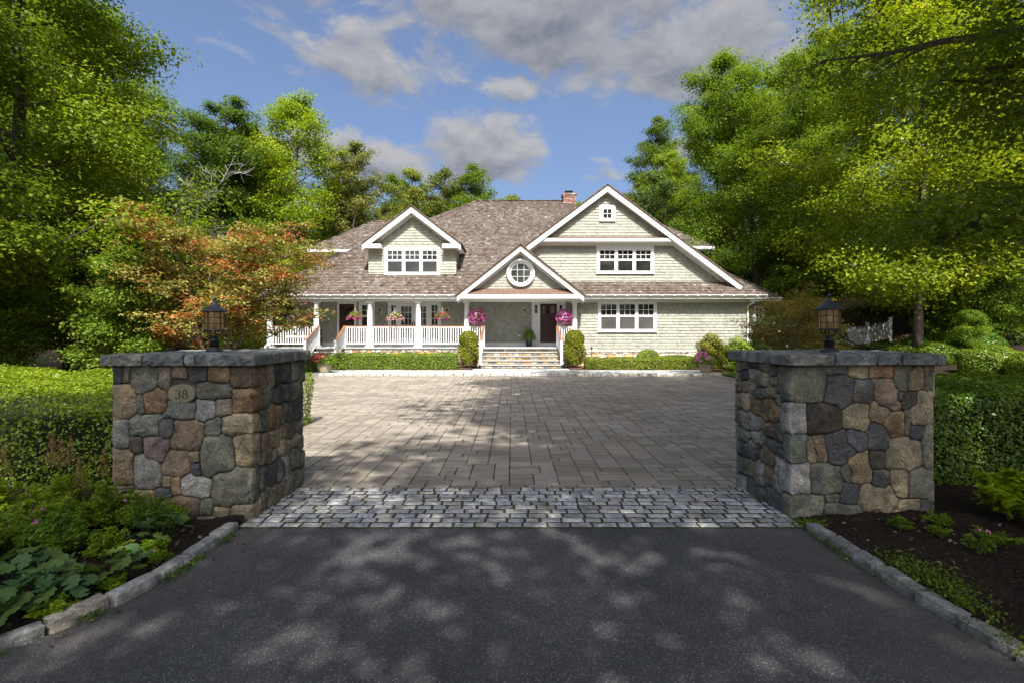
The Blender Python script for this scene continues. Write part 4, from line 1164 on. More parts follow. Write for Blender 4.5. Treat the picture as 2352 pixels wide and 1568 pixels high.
# windows
def window(x0, x1, z0, z1, y, n, cols=3, rows=2, meet=.46, casing=.115, label=None, head=0, lower='glass', sill=True):
    mb = MB(); yf = y - .065
    mb.box(x0, x0 + casing, yf, y, z0, z1); mb.box(x1 - casing, x1, yf, y, z0, z1)
    mb.box(x0 + casing, x1 - casing, yf, y, z1 - casing, z1 + head)
    if head: mb.box(x0, x0 + casing, yf, y, z1, z1 + head); mb.box(x1 - casing, x1, yf, y, z1, z1 + head); mb.box(x0 + .05, x1 - .05, yf - .03, yf, z1 - casing + .03, z1 - casing + .055)
    mb.box(x0 + casing, x1 - casing, yf, y, z0, z0 + casing * .8)
    if sill: mb.box(x0 - .015, x1 + .015, yf - .03, yf, z0 - .01, z0 + .05)
    iw = (x1 - x0 - 2 * casing); mul = .075; sw = (iw - mul * (n - 1)) / n
    for i in range(1, n): xx = x0 + casing + i * sw + (i - 1) * mul; mb.box(xx, xx + mul, yf, y, z0 + casing * .8, z1 - casing)
    w = mb.build('window', M['white'], house, label=label)
    za, zb = z0 + casing * .8, z1 - casing; zm = za + (zb - za) * (1 - meet); st = .045
    for i in range(n):
        a = x0 + casing + i * (sw + mul); c = a + sw
        for (q0, q1, yy, top) in ((za, zm, y - .03, False), (zm, zb, y - .045, True)):
            if meet >= 1 and not top: continue
            if meet >= 1: q0 = za
            m2 = MB(); m2.box(a, a + st, yy, yy + .03, q0, q1); m2.box(c - st, c, yy, yy + .03, q0, q1); m2.box(a + st, c - st, yy, yy + .03, q1 - st, q1); m2.box(a + st, c - st, yy, yy + .03, q0, q0 + st)
            m2.build('sash', M['white'], w)
            gx0, gx1, gz0, gz1 = a + st, c - st, q0 + st, q1 - st
            nc, nr = (cols, rows) if top else (1, 1); mt = .022
            pw, ph = (gx1 - gx0 - mt * (nc - 1)) / nc, (gz1 - gz0 - mt * (nr - 1)) / nr
            if nc * nr > 1:
                m3 = MB()
                for k in range(1, nc): xx = gx0 + k * pw + (k - 1) * mt; m3.box(xx, xx + mt, yy + .004, yy + .02, gz0, gz1)
                for k in range(1, nr): zz = gz0 + k * ph + (k - 1) * mt; m3.box(gx0, gx1, yy + .005, yy + .019, zz, zz + mt)
                m3.build('muntin', M['white'], w)
            for u in range(nc):
                for v in range(nr):
                    xx, zz = gx0 + u * (pw + mt), gz0 + v * (ph + mt)
                    m4 = MB(); t = hr.uniform(-.0012, .0012)
                    m4.add([(xx, yy + .016 + t, zz), (xx + pw, yy + .016 - t, zz), (xx + pw, yy + .017 - t, zz + ph), (xx, yy + .017 + t, zz + ph)], [(0, 1, 2, 3)])
                    m4.add([(xx, yy + .022, zz), (xx + pw, yy + .022, zz), (xx + pw, yy + .022, zz + ph), (xx, yy + .022, zz + ph)], [(3, 2, 1, 0)])
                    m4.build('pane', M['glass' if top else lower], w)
    return w


window(4.164, 6.98, 4.583, 5.88, 25.3, 3, head=.15, label='triple upstairs window in the big gable')
window(4.17, 7.04, 1.72, 3.22, 25.0, 3, lower='screen', meet=.47, label='triple ground floor window with insect screens')
window(-6.416, -3.624, 4.60, 5.97, 25.9, 3, label='triple dormer window')
window(4.27, 5.04, 7.115, 7.885, 25.1, 1, cols=2, rows=2, meet=1, casing=.14, label='small square attic window')
window(12.62, 13.19, 2.24, 3.10, 26.9, 1, cols=2, rows=2, meet=1, casing=.09)
window(-7.98, -7.15, 1.75, 3.28, 26.8, 1, cols=2, rows=2, casing=.12)
window(-11.25, -10.35, 4.95, 6.15, 30.6, 1, cols=3, rows=2, casing=.11)

# round window in the portico gable
mb = MB(); n = 40; cx, cz = .41, 4.49
prof = [(.565, -.02), (.565, -.14), (.60, -.17), (.64, -.17), (.668, -.14), (.668, .0)]
vs = []; 
for r_, yy in prof:
    for k in range(n): t = 2 * math.pi * k / n; vs.append((cx + r_ * math.cos(t), 24.3 + yy, cz + r_ * math.sin(t)))
fs = [(i * n + k, i * n + (k + 1) % n, (i + 1) * n + (k + 1) % n, (i + 1) * n + k) for i in range(len(prof) - 1) for k in range(n)]
mb.add(vs, fs); rwn = mb.build('round_window', M['white'], house, smooth=True, label='round window with deep white frame')
mb = MB()
ring = lambda r_, yy: [(cx + r_ * math.cos(2 * math.pi * k / n), yy, cz + r_ * math.sin(2 * math.pi * k / n)) for k in range(n)]
mb.add(ring(.566, 24.255) + ring(.48, 24.245) + ring(.455, 24.262), [(i * n + (k + 1) % n, i * n + k, (i + 1) * n + k, (i + 1) * n + (k + 1) % n) for i in range(2) for k in range(n)]); mb.build('sash', M['white'], rwn, smooth=False)
mb = MB()
for d in (-.155, .155):
    h = math.sqrt(.455 ** 2 - d ** 2); mb.box(cx + d - .008, cx + d + .008, 24.252, 24.262, cz - h, cz + h); mb.box(cx - h, cx + h, 24.254, 24.261, cz + d - .008, cz + d + .008)
mb.build('muntin', M['white'], rwn)
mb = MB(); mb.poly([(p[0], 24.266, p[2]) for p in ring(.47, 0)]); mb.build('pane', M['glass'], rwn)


# doors
def lites(parent, x0, x1, z0, z1, y, nc, nr, mt=.022, mat='white'):
    m3 = MB(); pw, ph = (x1 - x0 - mt * (nc - 1)) / nc, (z1 - z0 - mt * (nr - 1)) / nr
    for k in range(1, nc): xx = x0 + k * pw + (k - 1) * mt; m3.box(xx, xx + mt, y - .014, y - .001, z0, z1)
    for k in range(1, nr): zz = z0 + k * ph + (k - 1) * mt; m3.box(x0, x1, y - .013, y - .002, zz, zz + mt)
    m3.build('muntin', M[mat], parent)
    for u in range(nc):
        for v in range(nr):
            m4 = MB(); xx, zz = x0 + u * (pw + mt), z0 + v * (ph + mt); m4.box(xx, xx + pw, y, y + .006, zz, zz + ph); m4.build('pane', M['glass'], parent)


def frame_rect(mb, x0, x1, z0, z1, y0, y1, w, bottom=None):
    b2 = w if bottom is None else bottom
    mb.box(x0, x0 + w, y0, y1, z0, z1); mb.box(x1 - w, x1, y0, y1, z0, z1); mb.box(x0 + w, x1 - w, y0, y1, z1 - w, z1)
    if b2: mb.box(x0 + w, x1 - w, y0, y1, z0, z0 + b2)


mb = MB(); frame_rect(mb, 1.03, 2.78, 1.18, 3.28, 26.73, 26.8, .085, 0); mb.box(1.405, 1.465, 26.735, 26.8, 1.18, 3.195); mb.box(2.345, 2.405, 26.735, 26.8, 1.18, 3.195)
dframe = mb.build('door_surround', M['white'], house)
for a, c in ((1.115, 1.405), (2.405, 2.695)):
    m2 = MB(); frame_rect(m2, a, c, 1.18, 3.195, 26.76, 26.79, .07, .16); m2.box(a + .07, c - .07, 26.765, 26.79, 2.62, 2.70); m2.box(a + .07, c - .07, 26.78, 26.79, 1.34, 2.62)
    sl = m2.build('sidelight', M['white'], dframe); 
    for zz in (2.70, 2.92):
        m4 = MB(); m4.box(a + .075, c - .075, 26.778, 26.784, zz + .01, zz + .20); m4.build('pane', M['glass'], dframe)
mb = MB(); frame_rect(mb, 1.468, 2.342, 1.19, 3.19, 26.745, 26.785, .11, .20); mb.box(1.578, 2.232, 26.747, 26.785, 2.52, 2.66); mb.box(1.85, 1.96, 26.748, 26.785, 1.39, 2.52); mb.box(1.578, 2.232, 26.77, 26.785, 1.39, 2.52)
fdoor = mb.build('front_door', M['door'], house, label='dark red panelled front door')
lites(fdoor, 1.59, 2.22, 2.67, 3.07, 26.765, 3, 2, .03, 'door')
mb = MB(); mb.box(1.50, 1.535, 26.72, 26.745, 2.02, 2.22); mb.tube([(1.518, 26.725, 2.2), (1.518, 26.69, 2.17), (1.518, 26.69, 2.06), (1.518, 26.725, 2.03)], .008, 6); mb.build('door_handle', M['black'], fdoor)
# second red door, french doors
mb = MB(); frame_rect(mb, -9.10, -8.11, 1.18, 3.28, 26.73, 26.8, .10, 0); f2 = mb.build('door_surround', M['white'], house)
mb = MB(); frame_rect(mb, -8.995, -8.215, 1.19, 3.175, 26.745, 26.785, .11, .6); mb.box(-8.885, -8.325, 26.765, 26.785, 1.7, 2.2); d2 = mb.build('side_door', M['door'], house, label='dark red half glazed side door'); lites(d2, -8.88, -8.33, 2.22, 3.06, 26.765, 3, 3, .025, 'door')
mb = MB(); frame_rect(mb, -6.46, -3.70, 1.18, 3.28, 26.73, 26.8, .10, 0)
for xx in (-5.93, -4.31): mb.box(xx - .05, xx + .05, 26.735, 26.8, 1.18, 3.18)
f3 = mb.build('door_surround', M['white'], house)
for a, c in ((-6.36, -5.98), (-4.26, -3.80)):
    m2 = MB(); frame_rect(m2, a, c, 1.18, 3.18, 26.755, 26.79, .07, .2); s2 = m2.build('sidelight', M['white'], house); lites(s2, a + .07, c - .07, 1.38, 3.11, 26.775, 2, 5)
for a, c in ((-5.88, -5.125), (-5.115, -4.36)):
    m2 = MB(); frame_rect(m2, a, c, 1.19, 3.17, 26.755, 26.79, .11, .24); fd = m2.build('french_door', M['white'], house); lites(fd, a + .11, c - .11, 1.43, 3.06, 26.775, 3, 5)
    hx = c - .05 if a < -5.5 else a + .05
    m2 = MB(); m2.box(hx - .02, hx + .02, 26.735, 26.755, 2.0, 2.25); m2.tube([(hx, 26.735, 2.1), (hx, 26.70, 2.1), (hx + (-.09 if a < -5.5 else .09), 26.70, 2.1)], .01, 6); m2.build('door_handle', M['black'], fd)
mb = MB()
for a, c in ((-11.4, -9.1), (-8.11, -6.46), (-3.7, 1.03), (2.78, 3.2)): mb.box(a, c, 26.75, 26.8, .99, 1.19)
mb.box(-9.1, -8.11, 26.72, 26.8, .99, 1.18); mb.box(-6.46, -3.7, 26.72, 26.8, .99, 1.18); mb.box(1.03, 2.78, 26.70, 26.8, .99, 1.18)
mb.build('skirting_board', M['white'], house)
mb = MB(); mb.box(.30, .42, 26.765, 26.785, 1.50, 1.57); mb.build('outlet_cover', M['plastic'], house); mb = MB(); mb.box(.96, .985, 26.76, 26.785, 2.15, 2.23); mb.build('door_bell', M['black'], house)

# columns
prof = [(.155, .09), (.165, .105), (.165, .125), (.150, .145), (.135, .155), (.132, .18), (.132, .7), (.127, 1.2), (.118, 1.7), (.108, 1.99), (.118, 2.0), (.118, 2.02), (.108, 2.03), (.106, 2.07), (.135, 2.10), (.142, 2.125), (.142, 2.13)]
colm = MB(); colm.lathe(prof, n=24); cme = colm.mesh('column', M['white'], True)
sqm = MB(); sqm.box(-.19, .19, -.19, .19, 0, .09); sqm.box(-.165, .165, -.165, .165, 2.13, 2.19); sqe = sqm.mesh('column_block', M['white'])
for x in (-11.66, -9.42, -6.84, -4.51, -2.18, 3.02):
    c_ = link('column', cme, house, loc=(x, 24.74, .99)); k = link('plinth_and_abacus', sqe, c_, world_space=False)

# porch base, floor, steps
def stone_wall(name, x0, x1, z0, z1, y, seed, hrng, wrng, pal='YLTSLSO', parent=None, K=11, label=None):
    mb = MB(); mb.box(x0, x1, y + .03, y + .5, z0, z1); w = mb.build(name, M['mortar_pale'], parent or house)
    st = random_stones(x1 - x0, z1 - z0, seed, hrng, wrng, pal); outs = partition(st, x1 - x0, z1 - z0, K); rr = random.Random(seed)
    for k, s in enumerate(st):
        m2 = MB(); stone_piece(m2, outs[k], (s[0], s[1]), (Vector((x0, y, z0)), Vector((1, 0, 0)), Vector((0, -1, 0))), x1 - x0, .008, rr.uniform(.008, .02), seed * 999 + k, rough=.003, depth=.04)
        c = PALE[s[4]]; kk = rr.uniform(.8, 1.2); m2.build('stone', M['wall_stone'], w, smooth=True, color=tuple(v * kk for v in c))
    return w


M['mortar_pale'] = plain('pale_mortar', (.30, .27, .22), .95, .1, .2, 12)
PALE = dict(Y=(.50, .36, .20), L=(.52, .48, .41), T=(.45, .38, .28), S=(.40, .37, .32), O=(.46, .27, .13), D=(.20, .21, .22))
mb = MB(); mb.box(-12.0, 3.2, 24.36, 26.8, .935, .99); mb.build('porch_floor', M['bluestone'], house)
stone_wall('porch_foundation', -12.0, -9.45, .05, .934, 24.42, 41, (.13, .24), (.2, .5))
stone_wall('porch_foundation', -7.95, -1.45, .05, .934, 24.42, 42, (.13, .24), (.2, .5))
stone_wall('porch_foundation', 2.28, 3.19, .05, .934, 24.42, 43, (.13, .24), (.2, .45))
stone_wall('wing_foundation', 3.2, 11.5, .05, .80, 24.97, 44, (.13, .24), (.2, .5))
mb = MB(); mb.box(3.2, 11.52, 24.93, 25.0, .795, .815); mb.build('water_table', M['white'], house)


def steps(x0, x1, seed):
    mb = MB()
    for k in range(1, 5): mb.box(x0, x1, 23.14 + .33 * (k - 1) + .03, 24.41, .05 + (0 if k == 1 else .18 * (k - 1) + .001), .09 + .18 * k - .05)
    s_ = mb.build('porch_steps', M['mortar_pale'], house); rr = random.Random(seed)
    for k in range(1, 5):
        t = MB(); y0 = 23.10 + .33 * (k - 1); t.box(x0 - .03, x1 + .03, y0, y0 + .37, .09 + .18 * k - .049, .09 + .18 * k); t.build('tread', M['tread'], s_)
    for k in range(0, 5):
        y0 = 23.14 + .33 * k; z0 = .09 + .18 * k + .001; x = x0
        while x < x1 - .02:
            l = min(rr.uniform(.1, .34), x1 - x)
            if x1 - x - l < .07: l = x1 - x
            h = .128; m2 = MB(); o = np.array([(.01, .01), (l / 2, .004), (l - .01, .012), (l - .004, h / 2), (l - .015, h - .008), (l / 2, h - .003), (.012, h - .01), (.004, h / 2)])
            stone_piece(m2, o, (l / 2, h / 2), (Vector((x, y0 + .02, z0)), Vector((1, 0, 0)), Vector((0, -1, 0))), 99, .004, .012, seed * 77 + int(x * 100) + k, depth=.02, rough=.003)
            c = PALE[rr.choice('YLTSLSOD')]; kk = rr.uniform(.75, 1.2); m2.build('stone', M['wall_stone'], s_, smooth=True, color=tuple(v * kk for v in c)); x += l


steps(-1.40, 2.22, 51); steps(-9.36, -8.0, 52)

# railings
bal = MB(); bal.box(-.02, .02, -.02, .02, 0, .745); bme = bal.mesh('baluster', M['white'])


def railing(x0, x1, y=24.74):
    mb = MB(); mb.box(x0, x1, y - .03, y + .03, 1.93, 1.985); mb.box(x0, x1, y - .03, y + .03, 1.145, 1.19); r = mb.build('porch_railing', M['white'], house)
    m2 = MB(); m2.box(x0, x1, y - .05, y + .05, 1.987, 2.02); m2.build('handrail', M['redwood'], r)
    n = max(2, round((x1 - x0) / .118))
    for i in range(n): link('baluster', bme, r, loc=(x0 + (i + .5) * (x1 - x0) / n, y, 1.188))


for a, c in ((-11.54, -9.53), (-7.99, -6.96), (-6.72, -4.63), (-4.39, -2.30), (-2.06, -1.40), (2.24, 2.90)): railing(a, c)


def stair_rail(x, xb):
    y0, y1 = 24.66, 23.26; P0 = Vector((x, y0, 1.99)); P1 = Vector((xb, y1, 1.33))
    mb = MB(); mb.beam(P0 - Vector((0, 0, .045)), P1 - Vector((0, 0, .045)), .05, .05); mb.beam(P0 - Vector((0, 0, .80)), P1 - Vector((0, 0, .80)), .05, .045); r = mb.build('stair_railing', M['white'], house)
    m2 = MB(); m2.beam(P0, P1, .09, .035); m2.build('handrail', M['redwood'], r)
    m3 = MB(); m3.box(xb - .05, xb + .05, y1 - .11, y1 - .01, .27, 1.36); m3.box(xb - .065, xb + .065, y1 - .125, y1 + .005, .272, .40); r2 = m3.build('newel_post', M['white'], r)
    m4 = MB(); m4.box(xb - .06, xb + .06, y1 - .12, y1, 1.36, 1.385); m4.build('newel_cap', M['redwood'], r)
    m5 = MB(); m5.box(x - .05, x + .05, y0, y0 + .1, .99, 2.0); m5.build('newel_post', M['white'], r)
    m6 = MB(); m6.box(x - .06, x + .06, y0 - .01, y0 + .11, 2.0, 2.03); m6.build('newel_cap', M['redwood'], r)
    for i in range(1, 11):
        p = P0.lerp(P1, i / 11.5); link('baluster', bme, r, loc=(p.x, p.y, p.z - .80), rot=(0, 0, 0))


stair_rail(-1.36, -1.42); stair_rail(2.18, 2.24); stair_rail(-9.30, -9.34); stair_rail(-8.04, -7.98)

# downspout, chimney
mb = MB(); mb.tube([(11.72, 24.36, 3.43), (11.72, 24.42, 3.33), (11.62, 24.75, 3.12), (11.46, 24.92, 3.0), (11.44, 24.93, 2.9), (11.44, 24.93, .25), (11.44, 24.8, .15)], .045, 10); mb.build('downspout', M['white'], house, smooth=True)
mb = MB(); mb.box(3.33, 4.09, 33.12, 33.78, 9, 10.64); ch = mb.build('chimney', M['mortar_pale'], house)
mb = MB()
for r_ in range(14):
    z0 = 9.70 + r_ * .068; ex = .0 if r_ < 11 else .025 * (r_ - 10)
    n = 4; off = (r_ % 2) * .5
    xa, xb = 3.30 - ex, 4.12 + ex; w = (xb - xa) / n
    for k in range(-1, n):
        x0, x1 = max(xa, xa + (k + off) * w), min(xb, xa + (k + 1 + off) * w)
        if x1 - x0 < .03: continue
        mb.cur = hr.random(); mb.box(x0 + .005, x1 - .005, 33.09 - ex, 33.2, z0, z0 + .062)
    for k in range(4): mb.cur = hr.random(); mb.box(xa, xa + .1, 33.21 + k * .15, 33.35 + k * .15, z0, z0 + .062)
mb.build('brick', M['brick'], ch, rnd=True, kind='stuff')
mb = MB(); mb.box(3.36, 4.06, 33.15, 33.75, 10.64, 10.69); mb.build('crown', M['mortar_pale'], ch)
mb = MB(); mb.box(3.5, 3.9, 33.3, 33.6, 10.69, 10.83); mb.box(3.44, 3.96, 33.24, 33.66, 10.86, 10.89); mb.build('flue_cap', M['black'], ch)


# ------------------------------------------------------------------ porch things
def wall_lantern(x, label):
    r = thing('wall_lantern', (x, 26.783, 2.66), label, 'wall lamp', 'wall lanterns under the porch')
    def put(nm, mb, mat, **k): mb.build(nm, M[mat], r, world_space=False, **k)
    m = MB(); m.box(-.08, .08, -.02, 0, -.02, .34); put('backplate', m, 'white')
    m = MB(); m.tube([(0, -.02, .20), (0, -.06, .30), (0, -.12, .34), (0, -.17, .31), (0, -.18, .25)], .010, 6); put('gooseneck', m, 'black')
    m = MB(); m.lathe([(.012, .26), (.03, .25), (.07, .20), (.085, .17), (.08, .165)], (0, -.17, 0), 14); put('lamp_shade', m, 'black', smooth=True)
    m = MB(); m.lathe([(.065, .165), (.065, .04), (.05, .01), (.0, .005)], (0, -.17, 0), 14, False); put('glass', m, 'lantern_glass', smooth=True)
    m = MB()
    for a in range(4): t = a * math.pi / 2 + .78; m.tube([(.07 * math.cos(t), -.17 + .07 * math.sin(t), .166), (.07 * math.cos(t), -.17 + .07 * math.sin(t), .0)], .004, 4)
    m.lathe([(.072, 0), (.074, .004), (.072, .008)], (0, -.17, 0), 14, False); put('cage', m, 'black')


wall_lantern(-6.83, 'wall lantern between the tall side window and the french doors')
wall_lantern(-3.36, 'wall lantern just right of the french doors')
wall_lantern(-2.0, 'wall lantern behind the big hanging basket by the portico column')
wall_lantern(.66, 'wall lantern beside the front door')
cam_t = thing('security_camera', (-2.05, 24.60, 3.16), 'tiny white security camera under the portico beam', 'camera')
m = MB(); m.tube([(0, .05, .02), (0, -.06, -.02)], .028, 12); m.build('housing', M['white'], cam_t, world_space=False); m = MB(); m.tube([(0, -.06, -.02), (0, -.064, -.0215)], .019, 12); m.build('lens', M['black'], cam_t, world_space=False)
bn = thing('porch_bench', (-10.5, 25.9, .99), 'brown wooden bench with beige cushion behind the porch railing', 'bench')
for sx in (-.8, .8):
    for sy in (-.28, .28): m = MB(); m.box(sx - .03, sx + .03, sy - .03, sy + .03, 0, .42 if sy < 0 else .85); m.build('leg', M['bench'], bn, world_space=False)
m = MB(); m.box(-.84, .84, -.32, .32, .42, .46); m.build('seat', M['bench'], bn, world_space=False); m = MB(); m.box(-.8, .8, -.3, .24, .462, .56); m.build('cushion', M['cushion'], bn, world_space=False)
m = MB()
for z in (.6, .7, .8): m.box(-.77, .77, .26, .30, z, z + .06)
m.build('backrest', M['bench'], bn, world_space=False)

# ------------------------------------------------------------------ vegetation generators
def branch_path(p0, d, length, rr, n=5, rise=0.0, wob=.12):
    P = [Vector(p0)]; d = Vector(d).normalized()
    for i in range(n):
        d = (d + Vector((rr.uniform(-wob, wob), rr.uniform(-wob, wob), rr.uniform(-wob, wob) + rise))).normalized()
        P.append(P[-1] + d * (length / n))
    return P


def tree_proto(key, seed, H, r, base, n_limb, clump, n_leaf, leaf, mat, trunk_r, bark='bark', droop=0.0, shape=.6, lean=.25, spray=7, aspect=.62, top=.35, tight=.30, redtail=0.0, multi=1, flat=.6):
    """tapered trunk with limbs, and a crown of leaf sprays carried by the limb ends"""
    rr = random.Random(seed); g = np.random.default_rng(seed)
    tb = MB(); C = []
    env = lambda t: r * max(.12, (max(0, 1 - t) ** shape) * ((t + .22) ** .38) * 1.22)
    for m_ in range(multi):
        az0 = 2 * math.pi * m_ / multi + rr.uniform(0, 1)
        tilt = 0 if multi == 1 else .38
        tp = [Vector((0, 0, -.3))]; d = Vector((math.cos(az0) * tilt + rr.uniform(-.05, .05), math.sin(az0) * tilt + rr.uniform(-.05, .05), 1))
        nseg = 10
        for i in range(nseg):
            d = (d + Vector((rr.uniform(-.07, .07), rr.uniform(-.07, .07), .05))).normalized(); tp.append(tp[-1] + d * ((H * .93 + .3) / nseg))
        rad = [trunk_r * (1.25 if i == 0 else 1) * (1 - i / (nseg + 1)) ** .8 * (1 if multi == 1 else .6) for i in range(nseg + 1)]
        tb.tube(tp, rad, 9)
        def trunk_at(z):
            for i in range(nseg):
                if tp[i + 1].z >= z: f = (z - tp[i].z) / (tp[i + 1].z - tp[i].z); return tp[i].lerp(tp[i + 1], f), rad[i] + (rad[i + 1] - rad[i]) * f
            return tp[-1], rad[-1]
        nl = n_limb // multi
        for i in range(nl):
            t = ((i + rr.random()) / nl); z = base + (H * .92 - base) * t ** 1.05
            p, tr = trunk_at(z); a = i * 2.399 + rr.uniform(-.5, .5) + az0
            L = env(t) * rr.uniform(.62, 1.02)
            cl = clump * (.5 + .5 * min(1, env(t) / (r * .8)))
            up = lean + .55 * t - droop
            pth = branch_path(p, (math.cos(a), math.sin(a), up), L, rr, 6, .02 - droop * .12)
            lr = max(.02, tr * .5); tb.tube(pth, [lr * (1 - k / 7.5) for k in range(7)], 5, False)
            for k in (2, 3, 4, 5, 6):
                if rr.random() < (.35 if k < 4 else .95):
                    C.append((pth[k] + Vector((rr.uniform(-.3, .3), rr.uniform(-.3, .3), rr.uniform(.0, .4))) * cl, cl * rr.uniform(.6, 1.3)))
                for s in range(2 if k > 2 else 1):
                    a2 = a + rr.choice((-1, 1)) * rr.uniform(.5, 1.2); l2 = L * rr.uniform(.2, .42)
                    p2 = branch_path(pth[k], (math.cos(a2), math.sin(a2), up * .7 + rr.uniform(-.1, .25)), l2, rr, 3, .03 - droop * .15)
                    if k % 2 == 0 or s == 0: tb.tube(p2, [lr * .45, lr * .35, lr * .22, lr * .1], 4, False)
                    C.append((p2[-1], cl * rr.uniform(.5, 1.2)))
        for i in range(int(14 / multi)):
            z = base + (H * .85 - base) * (i + .5) / 14 * multi; p, tr = trunk_at(z); a = rr.uniform(0, 6.28); e = env((z - base) / (H - base)) * rr.uniform(.12, .3)
            C.append((p + Vector((math.cos(a) * e, math.sin(a) * e, 0)), clump * rr.uniform(.8, 1.1)))
        for i in range(max(2, int(5 * top))): C.append((tp[-1] + Vector((rr.uniform(-1, 1), rr.uniform(-1, 1), rr.uniform(-.8, .5))) * clump * .8, clump * .55))
    cen = np.array([[c.x, c.y, c.z] for c, _ in C]); cr = np.array([q for _, q in C])
    w = cr ** 2; w /= w.sum(); cnt = np.maximum(20, (w * n_leaf).astype(int))
    Ps, Ns, Rn = [], [], []
    for c, q, n in zip(cen, cr, cnt):
        ns = max(4, int(spray * (q / clump) ** 1.5) + 3)
        dirs = unit(g.normal(size=(ns, 3))); dirs[:, 2] = dirs[:, 2] * .8 + .18
        sc = c + dirs * (g.uniform(.35, 1.0, (ns, 1)) ** .5) * q * np.array([1, 1, flat])
        idx = g.integers(0, ns, n)
        off = g.normal(size=(n, 3)) * q * np.array([tight, tight, tight * .5])
        P = sc[idx] + off
        P[:, 2] -= (np.hypot(off[:, 0], off[:, 1]) ** 1.3) * (.35 + droop)
        o = unit(P - c)
        Ps.append(P); Ns.append(o * .45 + np.array([0, 0, .75]) + g.normal(size=(n, 3)) * .4)
        cb = g.beta(2, 2) if redtail == 0 or g.random() > redtail else .92
        sb_ = g.normal(0, .12, ns)
        Rn.append(np.clip(cb * .55 + .22 + sb_[idx] + g.normal(0, .08, n) if cb < .9 else g.uniform(.72, 1, n), 0, 1))
    P = np.concatenate(Ps); Nn = np.concatenate(Ns); rn = np.concatenate(Rn)
    keep = P[:, 2] > .25
    P, Nn, rn = P[keep], Nn[keep], rn[keep]
    me = leaves(key + '_crown', P, Nn, leaf * g.uniform(.5, 1.45, len(P)), M[mat], rn, aspect)
    return tb.mesh(key + '_trunk', M[bark], True), me


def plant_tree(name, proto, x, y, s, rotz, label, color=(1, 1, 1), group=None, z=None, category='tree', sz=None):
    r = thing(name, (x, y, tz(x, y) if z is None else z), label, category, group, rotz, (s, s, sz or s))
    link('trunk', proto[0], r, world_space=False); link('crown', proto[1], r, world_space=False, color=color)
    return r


PROTO = dict(
    maple=tree_proto('maple', 101, 20, 6.2, 1.6, 36, 1.15, 142000, .117, 'leaf', .26, droop=.05),
    maple2=tree_proto('maple2', 102, 21, 6.0, 1.8, 38, 1.1, 142000, .117, 'leaf', .17, shape=.5),
    dark=tree_proto('dark', 103, 18, 5.0, 2.0, 36, .95, 80000, .13, 'leaf_dark', .24),
    olive=tree_proto('olive', 104, 16, 3.6, 3.0, 28, .75, 36000, .13, 'leaf_olive', .17, 'bark', flat=.75),
    bright=tree_proto('bright', 105, 17, 3.7, 2.6, 34, .8, 52000, .13, 'leaf', .2, shape=.5, flat=.8),
    shade=tree_proto('shade', 106, 22, 6.6, 8.5, 17, 1.2, 19000, .23, 'leaf', .36, tight=.2),
    beech=tree_proto('beech', 107, 15, 6.0, 3.5, 34, .95, 95000, .096, 'leaf_beech', .34, 'bark', droop=.30, shape=.45, lean=.35, spray=9, flat=.55, aspect=.66),
    under=tree_proto('under', 108, 6.5, 2.6, .5, 18, .75, 24000, .13, 'leaf_dark', .09, lean=.4),
)

# left wood
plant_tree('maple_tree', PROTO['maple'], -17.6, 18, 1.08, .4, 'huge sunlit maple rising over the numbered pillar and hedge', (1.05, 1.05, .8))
plant_tree('maple_tree', PROTO['maple2'], -17.2, 10.0, .9, 2.0, 'tall maple behind the round-topped hedge, its trunk rising from it', (.9, .92, .85))
plant_tree('maple_tree', PROTO['maple2'], -22.5, 26, 1.05, 4.1, 'maple deep in the wood behind the sunlit giant', (.9, .95, .8), 'trees deep in the left wood')
WL = ' tree deep in the wood beyond the numbered pillar'
for x, y, s, rz, p in ((-30, 22, 1.1, 2, 'maple'), (-20, 33, 1.0, 3, 'dark'), (-28, 34, 1.15, 5, 'maple2'), (-36, 30, 1.1, 1.7, 'dark'), (-34, 44, 1.2, 3.3, 'maple'), (-25, 46, 1.1, 2.2, 'dark'), (-43, 38, 1.2, .2, 'maple2')):
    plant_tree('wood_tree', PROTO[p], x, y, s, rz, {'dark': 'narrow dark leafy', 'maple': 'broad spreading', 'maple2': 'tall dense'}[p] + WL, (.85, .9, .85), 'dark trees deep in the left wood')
for x, y, s, rz in ((-13.5, 20, .9, 0), (-16.5, 16.5, .55, 3.2), (-18.5, 15.5, .5, 4.2), (-20, 17, .9, 5.2), (-12.5, 16.5, .7, 1.2), (-18, 22, 1.1, 1), (-23, 21, 1.0, 2), (-27, 27, 1.2, 3), (-14, 27, .9, 4), (-20, 13, .8, 5), (-31, 17, 1.1, .5)):
    plant_tree('understory_sapling', PROTO['under'], x, y, s, rz, ('knee-high young' if s < .6 else 'tall bushy' if s > .95 else 'bushy dark') + ' sapling under the maples beyond the hedge', (1.5, 1.45, 1.1), 'saplings under the left wood')
# behind the house
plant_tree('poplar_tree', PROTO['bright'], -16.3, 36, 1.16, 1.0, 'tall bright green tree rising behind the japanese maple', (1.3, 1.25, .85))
plant_tree('oak_tree', PROTO['olive'], -12.0, 38.5, 1.08, 2.2, 'thin olive brown oak behind the left wing roof', (1.0, .98, .95))
plant_tree('oak_tree', PROTO['dark'], -20.2, 35, .95, 3.1, 'dark oak with a dead pale branch beside the bright tree', (1.1, 1.05, .9))
plant_tree('ash_tree', PROTO['olive'], -8.6, 42, 1.0, .3, 'yellowish tree above the left dormer', (1.15, 1.25, .8))
plant_tree('ash_tree', PROTO['olive'], -6.2, 47, .98, 1.9, 'hazy olive tree behind the middle of the house', (1.1, 1.15, .85))
plant_tree('oak_tree', PROTO['dark'], -3.4, 44, .90, 1.4, 'dark rounded tree above the left end of the main ridge', (1.25, 1.2, .8))
